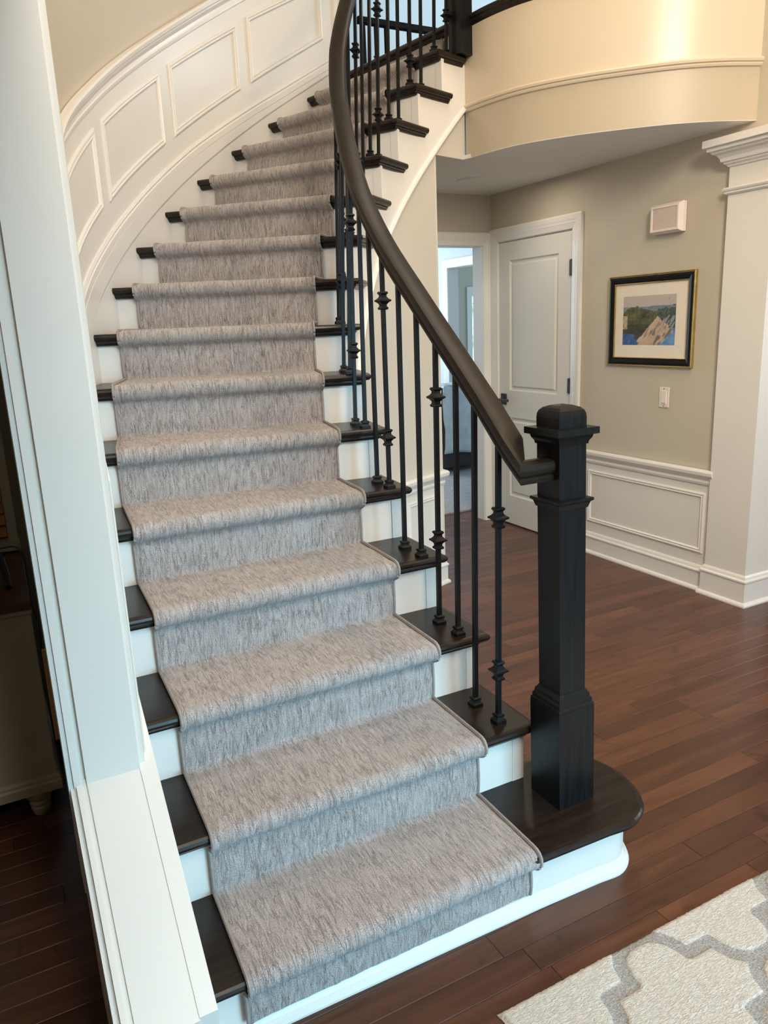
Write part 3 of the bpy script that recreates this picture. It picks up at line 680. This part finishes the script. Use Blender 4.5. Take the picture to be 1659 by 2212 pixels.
def roff(t): return lin([(1.7, .856), (2.5, .868), (4, .876), (6, .887), (6.75, .899), (7.8, .916), (8.5, .913), (9.3, .907), (10, .910), (12, .918), (17, .918)], t)
RC = .815          # rail centre above the rake of the nosings
seq = 0
for k in range(2, 16):
    fb = FB.get(k, (.030, .125))
    for i, f in enumerate(fb):
        z = k*RISE; p = pt(k, boff(k), z, f)
        stl = (pt(k+1, boff(k))-pt(k, boff(k))).length
        tt = k+f/stl
        h = tt*RISE+RC-.030-z
        kn = []
        pat = {2: 0, 3: 1, 5: 0, 6: 1, 8: 0, 9: 1, 11: 0, 12: 1, 14: 0, 15: 1}.get(k)
        if pat == i:
            if i == 0: kn = (.172, .622) if k < 10 else ((.150, .590) if k == 11 else (.110, .555))
            else: kn = {3: (.280, .725), 6: (.282, .735), 9: (.25, .70), 12: (.200, .640), 15: (.185, .625)}[k]
        if k == 5 and kn: kn = (.180, .640)
        if k == 2 and kn: kn = (.164, .613)
        a = ang(k+.4*i) if k > 5 else 0.0
        tl = (roff(tt)+.004-boff(k))/h; al = ang(tt)
        baluster(rail, p, a, h, kn, (tl*cos(al), tl*sin(al))); seq += 1
# handrail
RPROF = [(-.026, -.026), (.026, -.026), (.028, -.016), (.024, -.010), (.030, -.004), (.034, .004), (.034, .016), (.029, .024), (.018, .0275), (0, .0290), (-.018, .0275), (-.029, .024), (-.034, .016), (-.034, .004), (-.030, -.004), (-.024, -.010), (-.028, -.016)]
rp = []; rl = rail.location
RX, RY, RZ0 = 1.164, 1.497, 1.140
R = []
def ring(p, lat, s=1.12): return [(p.x+lat.x*a-rl.x, p.y+lat.y*a-rl.y, p.z+b_*s-rl.z) for a, b_ in RPROF]
R.append(ring(Vector((1.256, RY, RZ0)), Vector((0, 1)) * -1 * -1, 1.0))
R.append(ring(Vector((RX, RY, RZ0)), Vector((1, 1)) * 1.0, 1.0))
T = ts(2.0, 16.9, .1)
for t in T:
    p = pt(t, roff(t), st_t(t, RC)); d = pt(t+.02, roff(t+.02))-pt(t-.02, roff(t-.02)); d.z = 0; d.normalize()
    R.append(ring(p, Vector((d.y, -d.x)), 1.14))
# orient lateral of the first rings to match: travelling up the stairs, lateral points right (+x)
R[0] = ring(Vector((1.256, RY, RZ0)), Vector((0, -1)), 1.0); R[1] = ring(Vector((RX, RY, RZ0)), Vector((1, -1)), 1.0)
# travel is newel -> elbow (-x) then +y : right of -x is +y
R[0] = ring(Vector((1.256, RY, RZ0)), Vector((0, 1)), 1.0); R[1] = ring(Vector((RX, RY, RZ0)), Vector((1, 1)), 1.0)
hr = MB().rings(R).build('handrail', RAILM, rail)
bm = bmesh.new(); bm.from_mesh(hr.data)
for f in bm.faces: f.smooth = True
bm.to_mesh(hr.data); bm.free()
es(hr)

# ------------------------------------------------------------------ newel posts
def newel(name, x, y, z, label, hb, ht, lean=(0, 0), rz=0, base_h=.290, s=1.0):
    n = empty(name, (x, y, z), rz); tag(n, label, 'newel post')
    if base_h: MB().sq([(.0612*s, 0), (.0612*s, base_h)], lean=lean).build('post_base', POSTM, n)
    if base_h: MB().sq([(.0605*s, base_h), (.0605*s, base_h+.008), (.0570*s, base_h+.010), (.0570*s, base_h+.020), (.0525*s, base_h+.026), (.0525*s, base_h+.034), (.0480*s, base_h+.040), (.0445*s, base_h+.046)], lean=lean).build('base_molding', POSTM, n)
    MB().sq([(.0435*s, base_h), (.0435*s, ht-.09)], lean=lean).build('post_shaft', POSTM, n)
    zc = hb
    MB().sq([(.0435*s, zc-.022), (.047*s, zc-.021), (.050*s, zc-.012), (.052*s, zc-.006), (.0575*s, zc-.002), (.0575*s, zc+.005), (.0435*s, zc+.007)], lean=lean).build('collar', POSTM, n)
    zt = ht-.09
    MB().sq([(.0435*s, zt-.012), (.047*s, zt-.012), (.0485*s, zt-.004), (.054*s, zt+.004), (.056*s, zt+.012), (.0665*s, zt+.014), (.0665*s, zt+.031), (.0445*s, zt+.032)], lean=lean).build('cap_molding', POSTM, n)
    MB().sq([(.0440*s, zt+.030), (.0440*s, zt+.056), (.0430*s, zt+.065), (.0400*s, zt+.073), (.0330*s, zt+.080), (.0210*s, zt+.0850), (.0080*s, zt+.0875), (.0005, zt+.088)], lean=lean).build('cap', POSTM, n)
    return n
newel('newel_post', 1.298, 1.485, RISE, 'black square newel post standing on the rounded bottom step', .868, 1.114, lean=(-.0150, .0075))
newel('newel_post', 2.462, 3.695, 15*RISE, 'dark square newel post at the head of the stairs, cut off by the picture top', 1.05, 1.30, rz=ang(16), base_h=0, s=1.0)

# ------------------------------------------------------------------ carpet runner
CWD = 0.761
FPR = [(OH-.012, -.150, 0)]
def runner_rows():
    rows = []    # each row: function u -> point
    def row(k, f, z): return lambda u, k=k, f=f, z=z: pt(k, u, z, f)
    for k in range(1, 17):
        zb = (k-1)*RISE+(.012 if k > 1 else .049); zt = k*RISE
        if k == 16: prof_top = [(.030, zt-.055)]
        n = 9
        for i in range(n+1):
            z = zb+(zt-.062-zb)*i/n
            rows.append(row(k, OH-.013-(.004*sin(pi*i/n)), z))
        if k == 16:
            rows.append(row(k, .022, zt-.05)); break
        for f, dz in ((.024, -.052), (.014, -.047), (.004, -.042), (-.006, -.034), (-.012, -.024), (-.0135, -.013), (-.011, -.003), (-.004, .006), (.006, .0105), (.018, .012)):
            rows.append(row(k, f, zt+dz))
        m = 9
        for i in range(1, m):
            v = i/m
            def g(u, k=k, v=v, zt=zt):
                a = pt(k, u, zt+.012, .018); b_ = pt(k+1, u, zt+.012, OH-.013); return a.lerp(b_, v)
            rows.append(g)
    return rows
rows = runner_rows(); NU = 44
V = []; UVS = []; acc = 0; prev = None
rnd = random.Random(3)
for r_ in rows:
    mid = r_(CWD/2)
    if prev is not None: acc += (mid-prev).length
    prev = mid
    for j in range(NU+1):
        u = CWD*j/NU; p = r_(u); jt = .0011
        ebd = -.004*max(0, 1-min(u, CWD-u)/.012)
        V.append((p.x+rnd.uniform(-jt, jt), p.y+rnd.uniform(-jt, jt), p.z+rnd.uniform(-jt, jt)+ebd)); UVS.append((u, acc))
F = [(i*(NU+1)+j, i*(NU+1)+j+1, (i+1)*(NU+1)+j+1, (i+1)*(NU+1)+j) for i in range(len(rows)-1) for j in range(NU)]
run = empty('carpet_runner', tuple(pt(1, CWD/2, 0)))
tag(run, 'taupe striated carpet runner climbing the centre of the curved stairs', 'carpet runner')
q = run.location
me = bpy.data.meshes.new('runner_pile'); me.from_pydata([(v[0]-q.x, v[1]-q.y, v[2]-q.z) for v in V], [], F)
uvl = me.uv_layers.new(name='UVMap')
lv = [0]*len(me.loops); me.loops.foreach_get('vertex_index', lv)
uvl.data.foreach_set('uv', [c for i in lv for c in UVS[i]])
link('runner_pile', me, RUNNER, run, True)
for e_, nm in ((0, 'binding'), (1, 'binding')):
    R = []
    for i, r_ in enumerate(rows):
        p = r_(0 if e_ == 0 else CWD); o2 = r_(-.006 if e_ == 0 else CWD+.006); d = (o2-p)
        pn = rows[min(i+1, len(rows)-1)](0 if e_ == 0 else CWD)-rows[max(i-1, 0)](0 if e_ == 0 else CWD); pn.normalize()
        nrm = d.cross(pn).normalized()*(-1 if e_ == 0 else 1)
        if nrm.z < 0 and abs(nrm.z) > .5: nrm = -nrm
        c = p+d*.4-Vector((0, 0, 0)); R.append([c+d.normalized()*.0050*cos(2*pi*a/6)+nrm*.0065*sin(2*pi*a/6)-q for a in range(6)])
    MB().rings(R).build(nm, BINDM, run, True)

# ------------------------------------------------------------------ area rug with trellis pattern
RX0, RX1, RY0, RY1 = .813, 2.62, -.55, 1.130
def dens(a, b, fa, fb, f, c):
    out = []; x = a
    while x < b-1e-6: out.append(x); x += f if fa <= x < fb else c
    out.append(b); return out
xs = dens(RX0, RX1, RX0, 2.12, .0055, .05); ys = dens(RY0, RY1, .60, RY1, .0055, .06)
qa, qb = .255, .18
half = [(0, .180), (.030, .178), (.058, .165), (.078, .140), (.088, .108), (.090, .090)]
curve = half+[(qa-x, qb-y) for x, y in reversed(half)]
def dcurve(x, y):
    best = 9
    for (ax, ay), (bx, by) in zip(curve, curve[1:]):
        dx, dy = bx-ax, by-ay; t = ((x-ax)*dx+(y-ay)*dy)/(dx*dx+dy*dy+1e-12); t = 0 if t < 0 else (1 if t > 1 else t)
        d = (x-ax-dx*t)**2+(y-ay-dy*t)**2
        if d < best: best = d
    return math.sqrt(best)
V = []; DS = []
rr = random.Random(5)
for y in ys:
    for x in xs:
        u = (x-1.215+10*2*qa+qa) % (2*qa)-qa; v = (y-.945+10*2*qb+qb) % (2*qb)-qb
        d = dcurve(abs(u), abs(v))
        e = min(x-RX0, RY1-y, RX1-x, y-RY0)
        rib = 1 if d < .016 else (0 if d > .020 else (.020-d)/.004)
        z = .013-.004*rib-.010*max(0, 1-e/.008)+rr.uniform(-.0006, .0006)
        je = .0016 if e < .004 else 0
        V.append((x+rr.uniform(-je, je), y+rr.uniform(-je, je), z)); DS.append(d)
nx_ = len(xs); F = [(j*nx_+i, j*nx_+i+1, (j+1)*nx_+i+1, (j+1)*nx_+i) for j in range(len(ys)-1) for i in range(nx_-1)]
# skirt down to the floor
n0 = len(V); bd = [i for i in range(nx_)]+[j*nx_+nx_-1 for j in range(1, len(ys))]+[(len(ys)-1)*nx_+i for i in range(nx_-2, -1, -1)]+[j*nx_ for j in range(len(ys)-2, 0, -1)]
V += [(V[i][0], V[i][1], .0005) for i in bd]; DS += [.1]*len(bd); m = len(bd)
F += [(bd[i], bd[(i+1) % m], n0+(i+1) % m, n0+i) for i in range(m)]
me = bpy.data.meshes.new('area_rug'); me.from_pydata([(v[0]-RX0, v[1]-RY1, v[2]) for v in V], [], F)
at_ = me.attributes.new('ribbon', 'FLOAT', 'POINT'); at_.data.foreach_set('value', DS)
mt, nt, b_ = newmat('cream_rug_with_grey_ribbon'); L = nt.links.new
a_ = N(nt, 'ShaderNodeAttribute'); a_.attribute_name = 'ribbon'
tc = N(nt, 'ShaderNodeTexCoord')
wv = N(nt, 'ShaderNodeTexNoise', Scale=1.0, Detail=1.0, Roughness=.4, Distortion=1.2); mp = N(nt, 'ShaderNodeMapping'); mp.inputs['Rotation'].default_value = (0, 0, rad(-58)); mp.inputs['Scale'].default_value = (90, 300, 1)
L(tc.outputs['Object'], mp.inputs['Vector']); L(mp.outputs[0], wv.inputs['Vector'])
rc = N(nt, 'ShaderNodeValToRGB'); e = rc.color_ramp.elements; e[0].position = .38; e[0].color = (.50, .47, .43, 1); e[1].position = .60; e[1].color = (.66, .62, .56, 1); L(wv.outputs[0], rc.inputs[0])
fn = N(nt, 'ShaderNodeTexNoise', Scale=260.0, Detail=2.0); L(tc.outputs['Object'], fn.inputs['Vector'])
rg = N(nt, 'ShaderNodeValToRGB'); e = rg.color_ramp.elements; e[0].position = .3; e[0].color = (.25, .24, .23, 1); e[1].position = .7; e[1].color = (.47, .46, .44, 1); L(fn.outputs[0], rg.inputs[0])
mr = N(nt, 'ShaderNodeMapRange'); mr.inputs['From Min'].default_value = .0165; mr.inputs['From Max'].default_value = .0185; L(a_.outputs['Fac'], mr.inputs['Value'])
mx = N(nt, 'ShaderNodeMix', data_type='RGBA'); L(mr.outputs[0], mx.inputs[0]); L(rg.outputs[0], mx.inputs[6]); L(rc.outputs[0], mx.inputs[7]); L(mx.outputs[2], b_.inputs['Base Color'])
b_.inputs['Roughness'].default_value = .95; b_.inputs['Specular IOR Level'].default_value = .15
bp = N(nt, 'ShaderNodeBump', Strength=.8, Distance=.004); L(wv.outputs[0], bp.inputs['Height']); L(bp.outputs[0], b_.inputs['Normal'])
rug = link('area_rug', me, mt, None, True); rug.location = (RX0, RY1, 0)
tag(rug, 'cream looped rug with grey trellis pattern at the foot of the stairs', 'rug')

# ------------------------------------------------------------------ things on the picture wall
pic = tag(empty('framed_picture', (XR, 3.196, 1.22)), 'framed beach dune painting with black and gold frame and cream mat', 'picture')
pl = pic.location
def pf(a, b, n): return (-n, a-pl.y, b-pl.z)
Y0, Y1, Z0, Z1 = 2.888, 3.512, 1.216, 1.722
frame_flat(MB(), pf, Y0, Y1, Z0, Z1, [(0, 0), (0, .016), (.003, .020), (.006, .017), (.009, .018)]).build('outer_gilt_edge', GOLD, pic)
frame_flat(MB(), pf, Y0+.009, Y1-.009, Z0+.009, Z1-.009, [(0, .012), (0, .019), (.012, .022), (.030, .016), (.034, .006)]).build('frame', BLACKF, pic)
frame_flat(MB(), pf, Y0+.043, Y1-.043, Z0+.043, Z1-.043, [(0, .006), (0, .012), (.003, .014), (.006, .012), (.006, .004)]).build('inner_gilt_edge', GOLD, pic)
AY0, AY1, AZ0, AZ1 = 3.017, 3.402, 1.334, 1.606
mb = MB(); frame_flat(mb, pf, Y0+.045, Y1-.045, Z0+.045, Z1-.045, [(0, .005), (AY0-Y0-.045, .005)])
r = [pf(Y0+.045, Z0+.045, .005), pf(Y1-.045, Z0+.045, .005), pf(Y1-.045, Z1-.045, .005), pf(Y0+.045, Z1-.045, .005), pf(AY0, AZ0, .005), pf(AY1, AZ0, .005), pf(AY1, AZ1, .005), pf(AY0, AZ1, .005)]
mesh('mat_board', r, [(0, 1, 5, 4), (1, 2, 6, 5), (2, 3, 7, 6), (3, 0, 4, 7)], MATB, pic)
NXa, NYa = 110, 84; V = []; CC = []
ra = random.Random(11)
nz = [[ra.random() for _ in range(64)] for _ in range(64)]
def vn(x, y):
    xi, yi = int(math.floor(x)), int(math.floor(y)); fx, fy = x-xi, y-yi; fx = fx*fx*(3-2*fx); fy = fy*fy*(3-2*fy)
    g = lambda i, j: nz[i % 64][j % 64]
    return (g(xi, yi)*(1-fx)+g(xi+1, yi)*fx)*(1-fy)+(g(xi, yi+1)*(1-fx)+g(xi+1, yi+1)*fx)*fy
def art(u, v):
    """u: 0 left..1 right, v: 0 bottom..1 top"""
    n1 = vn(u*7, v*7); n2 = vn(u*22+7, v*20+3); n3 = vn(u*46, v*40+9); st_ = vn((u-v*.55)*34+3, (v+u*.8)*7)
    mixc = lambda a, b, t: tuple(x+(y-x)*max(0, min(1, t)) for x, y in zip(a, b))
    c = mixc((.40, .33, .31), (.50, .44, .40), v*1.2-.3+.3*n1)                       # sky
    hz = .775+.02*u
    if v < hz: c = mixc((.13, .17, .21), (.24, .29, .30), n2)                       # water and far shore
    bushL = .70+.05*sin(u*8)+.07*n2-.10*max(0, .15-u)*6
    bushR = .70+.09*n2+.05*(u-.7)
    gap = abs(u-.645) < .045-.1*(.72-v) if v > .58 else False
    if v < (bushL if u < .62 else (bushR if u > .67 else .66+.05*n2)):
        g = mixc((.025, .035, .012), (.17, .17, .06), n3*.7+n1*.5-.2)
        if v < .42: g = mixc(g, (.03, .03, .02), .6)
        c = g if u < .65 else mixc((.02, .035, .03), (.10, .14, .10), n3)
    if u < .09 and .33 < v < .60: c = mixc(c, (.50, .38, .27), .3+n2)
    if v < .585:
        w = .585-v
        lft = .655-.78*w**1.05-.04*(n2-.5); rgt = .68+.95*w if w < .30 else .965-.95*(w-.30)
        if u > lft:
            sand = mixc((.42, .30, .20), (.62, .48, .36), n1*.6+n3*.5)
            if st_ > .60: sand = mixc(sand, (.16, .13, .12), (st_-.60)*3.2)
            if u < rgt+.06*(n2-.5): c = sand
            elif v < .34: c = mixc((.03, .10, .34), (.16, .34, .56), n2*.6+st_*.5)   # blue shadow
            elif st_ > .5: c = mixc(c, (.36, .36, .38), .7)
    if v < .23 and u < .30-.55*max(0, v-.05)+.05*(n2-.5): c = mixc((.02, .06, .22), (.10, .18, .42), n2*.6+st_*.4)
    if u > .86 and v > .66 and st_ > .62 and v < .93: c = (.20, .14, .12)            # twigs
    return c
for j in range(NYa+1):
    for i in range(NXa+1):
        u, v = i/NXa, j/NYa
        V.append(pf(AY1+(AY0-AY1)*u, AZ0+(AZ1-AZ0)*v, .0045)); c = art(u, v); CC += [c[0], c[1], c[2], 1]
F = [(j*(NXa+1)+i, j*(NXa+1)+i+1, (j+1)*(NXa+1)+i+1, (j+1)*(NXa+1)+i) for j in range(NYa) for i in range(NXa)]
me = bpy.data.meshes.new('painting'); me.from_pydata(V, [], F); ca = me.color_attributes.new('Col', 'FLOAT_COLOR', 'POINT'); ca.data.foreach_set('color', CC)
mt, nt, b_ = newmat('painted_canvas'); a_ = N(nt, 'ShaderNodeVertexColor'); a_.layer_name = 'Col'; nt.links.new(a_.outputs[0], b_.inputs['Base Color']); b_.inputs['Roughness'].default_value = .6
link('painting', me, mt, pic)

sw = tag(empty('light_switch', (XR, 3.072, 1.048)), 'white slim light switch plate below the framed picture', 'light switch')
MB().box(-.006, 0, -.034, .034, -.056, .056, .002).build('switch_plate', PLAST, sw)
MB().box(-.0095, -.005, -.018, .018, -.038, .036, .0015).build('rocker', PLAST, sw)
MB().box(-.0100, -.0092, -.012, .012, -.033, -.031).build('dimmer_slot', BLACKF, sw)
for z in (.045, -.050): MB().box(-.0072, -.0058, -.0025, .0025, z, z+.005).build('screw', BLACKF, sw)

ch = tag(empty('door_chime', (XR, 3.085, 1.993)), 'boxy off-white chime with beige grille high on the picture wall', 'door chime')
MB().box(-.030, 0, -.088, .092, -.058, .058, .002).build('back_plate', PLAST, ch)
mb = MB(); cy0, cy1, cz0, cz1 = -.100, .100, -.066, .070
frame_flat(mb, lambda a, b, n: (-n, a, b), cy0-.006, cy1+.006, cz0-.008, cz1+.008, [(0, .026), (.012, .052), (.022, .052), (.024, .046)])
mb.box(-.026, -.004, cy0-.004, cy1+.004, cz0-.006, cz1+.006); mb.build('chime_case', PLAST, ch)
MB().box(-.048, -.020, cy0+.014, cy1-.014, cz0+.012, cz1-.012).build('grille', GRILLE, ch)

sk = tag(empty('ceiling_speaker', (2.90, 4.24, CZ)), 'round flush speaker grille in the passage ceiling', 'speaker')
MB().lathe([(.100, 0), (.100, -.004), (.094, -.007), (.086, -.006), (.001, -.006)], (0, 0, 0), 32).build('rim', CEIL, sk)
MB().lathe([(.084, -.006), (.083, -.008), (.001, -.008)], (0, 0, 0), 32).build('grille', CEIL, sk)

# ------------------------------------------------------------------ far room furniture
so = tag(empty('armchair', (4.27, 6.75, 0)), 'charcoal armchair seen from behind in the far room', 'armchair')
MB().box(-.34, .34, -.33, -.15, .055, .86, .04).build('backrest', SOFA, so, True)
MB().box(-.24, .24, -.15, .42, .055, .40, .03).build('seat', SOFA, so, True)
for x_ in (-.34, .24): MB().box(x_, x_+.10, -.16, .42, .055, .60, .03).build('armrest', SOFA, so, True)
for x_, y_ in ((-.30, -.29), (.30, -.29), (-.30, .38), (.30, .38)): MB().sq([(.02, .012), (.025, .06)], (x_, y_, 0)).build('leg', BLACKP, so)
V = []; nA, nB = 26, 30
R = []
for i in range(nB+1):
    v = i/nB; row_ = []
    for j in range(nA+1):
        u = j/nA; x = -.27+.60*u+.012*sin(v*9+u*5)
        if v < .75: z = .90-(1-(v/.75))*0-(.70*(1-v/.75)); y = -.345-.010*sin(u*16+v*3)-.004*sin(v*30)
        else:
            a = (v-.75)/.25*pi*.9; z = .90-.02+.03*sin(a)+.004*sin(u*30); y = -.23-.115*cos(a)
        z += .02*sin(u*4+1)*(1-v)
        row_.append((x, y, z))
    R.append(row_)
th_ = MB().rings(R, False, False).build('throw_blanket', THROW, None, True); th_.location = (4.27, 6.745, 0)
md = th_.modifiers.new('s', 'SOLIDIFY'); md.thickness = .012
tag(th_, 'pale blue fleece throw draped over the back of the charcoal armchair', 'blanket')

# ------------------------------------------------------------------ left room: cabinet, lamp, cables, window
cab = tag(empty('cabinet', (-.45, 2.78, 0)), 'cream painted cabinet with brown wood top in the dim left room', 'cabinet')
cl = cab.location
def CB(n, x0, x1, y0, y1, z0, z1, m, b=0.0, par=None): return B(n, x0-cl.x, x1-cl.x, y0-cl.y, y1-cl.y, z0, z1, m, par or cab, b)
CB('body', -.93, .030, 2.455, 3.08, .13, .715, CABW, .003)
CB('cabinet_top', -.95, .038, 2.440, 3.10, .715, .742, CABT, .004)
mb = MB(); mb.box(-.94-cl.x, .034-cl.x, 2.448-cl.y, 3.08-cl.y, .700, .716, .002); mb.build('top_molding', CABW, cab)
mb = MB(); sweep2(mb, [(-.93-cl.x, 2.455-cl.y), (.030-cl.x, 2.455-cl.y), (.030-cl.x, 3.08-cl.y)], [(0, .095), (.010, .095), (.012, .125), (.008, .132), (.008, .140), (.003, .150), (0, .150)], -1); mb.build('base_molding', CABW, cab)
for x_ in (-.87, -.032):
    for y_ in (2.50, 3.02):
        MB().lathe([(.022, 0), (.026, .010), (.030, .022), (.030, .028), (.026, .032), (.032, .038), (.034, .046), (.031, .054), (.038, .062), (.048, .078), (.050, .095), (.046, .100)], (x_-cl.x, y_-cl.y, 0), 20).build('bun_foot', CABW, cab, True)
ls = tag(empty('stand', (-.09, 2.62, .742)), 'black splayed stand leg resting on the brown cabinet top', 'stand')
MB().tube([(-.02, .26, .14), (.03, .18, .12), (.058, .10, .075), (.066, .03, .03), (.070, -.03, .010)], [.011, .012, .014, .014, .010], 8).build('leg', BLACKP, ls, True)
MB().tube([(-.02, .26, .14), (-.10, .20, .10), (-.16, .10, .05), (-.18, .0, .010)], [.011, .012, .013, .010], 8).build('leg', BLACKP, ls, True)
MB().tube([(-.02, .26, .12), (-.02, .26, .34)], .012, 8).build('pole', BLACKP, ls, True)
def cable(pts, label, r=.0025):
    o = MB().tube([crm(pts, i/6) for i in range((len(pts)-1)*6+1)], r, 6).build('power_cable', BLACKP, None, True); tag(o, label, 'cable'); return o
cable([(-.06, 2.62, .876), (-.025, 2.6, .880), (.015, 2.58, .884), (.034, 2.56, .86), (.036, 2.5, .78), (.036, 2.44, .735), (.044, 2.40, .66), (.042, 2.40, .60)], 'black cable curving off the cabinet top against the wall')
# window with blind at the far left
w3 = structure(empty('window_3', (-.25, 3.12, .9)), 'window with orange brown blind behind the cabinet')
wq = w3.location
for i in range(26): B('slat', -.70-wq.x, .002-wq.x, 3.100-wq.y, 3.112-wq.y, .80+i*.045-wq.z, .836+i*.045-wq.z, BLIND, w3)
B('window_casing', .004-wq.x, .036-wq.x, 3.085-wq.y, 3.125-wq.y, .745-wq.z, 2.1-wq.z, CABW, w3); B('window_sill', -.74-wq.x, .04-wq.x, 3.06-wq.y, 3.13-wq.y, .752-wq.z, .790-wq.z, CABW, w3)
# pale wood strip and the outlet seen in the gap beside the wall
sv = MB(); sv.rings([[(.0405, 2.38, .30), (.052, 2.38, .30), (.052, 2.392, .30), (.0405, 2.392, .30)], [(.0405, 2.38, .47), (.055, 2.38, .47), (.055, 2.392, .47), (.0405, 2.392, .47)], [(.0415, 2.38, .60), (.053, 2.38, .60), (.053, 2.392, .60), (.0415, 2.392, .60)]])

wb = sv.build('wood_strip', SLIV); tag(wb, 'thin strip of pale bare wood in the gap beside the cabinet', 'wood strip')

# ------------------------------------------------------------------ upstairs beyond the landing
mb = MB(); mb.box(1.2, 6.0, 7.2, 7.3, LZ, HI); structure(mb.build('wall_upstairs', BLUEW), 'pale blue lit wall at the back of the upstairs hall')
mb = MB(); mb.box(5.95, 6.05, 2.6, 7.3, LZ, HI); mb.box(3.50, 6.0, 2.55, 2.66, LZ, HI); structure(mb.build('wall_upstairs_right', COOLW), 'right wall of the upstairs hall')
e0 = pt(16, WOFF); 
mb = MB(); mb.box(e0.x-.17, e0.x+.03, e0.y-.005, e0.y+.18, LZ, HI); structure(mb.build('trim_10', WHITE), 'white corner casing at the head of the curved wall')
ur = tag(empty('upstairs_railing', (3.06, 6.0, LZ)), 'dark level railing across the upstairs hall against the pale wall', 'railing')
MB().box(-.03, 2.6, -.03, .03, .775, .820, .006).build('handrail', RAILD, ur)
MB().box(-.03, 2.6, -.02, .02, 0, .03).build('shoe_rail', RAILD, ur)
for i in range(14):
    x_ = .02+i*.105
    mb = MB(); w_ = .016 if i % 2 == 0 else .0064
    b = MB().sq([(w_, 0.02), (w_*.9, .78)]).build('baluster', RAILD, ur); b.location = (x_, 0, 0)
    if i % 2 == 1: kb = link('knuckle', KNC[0], None, b); kb.location = (0, 0, .53)
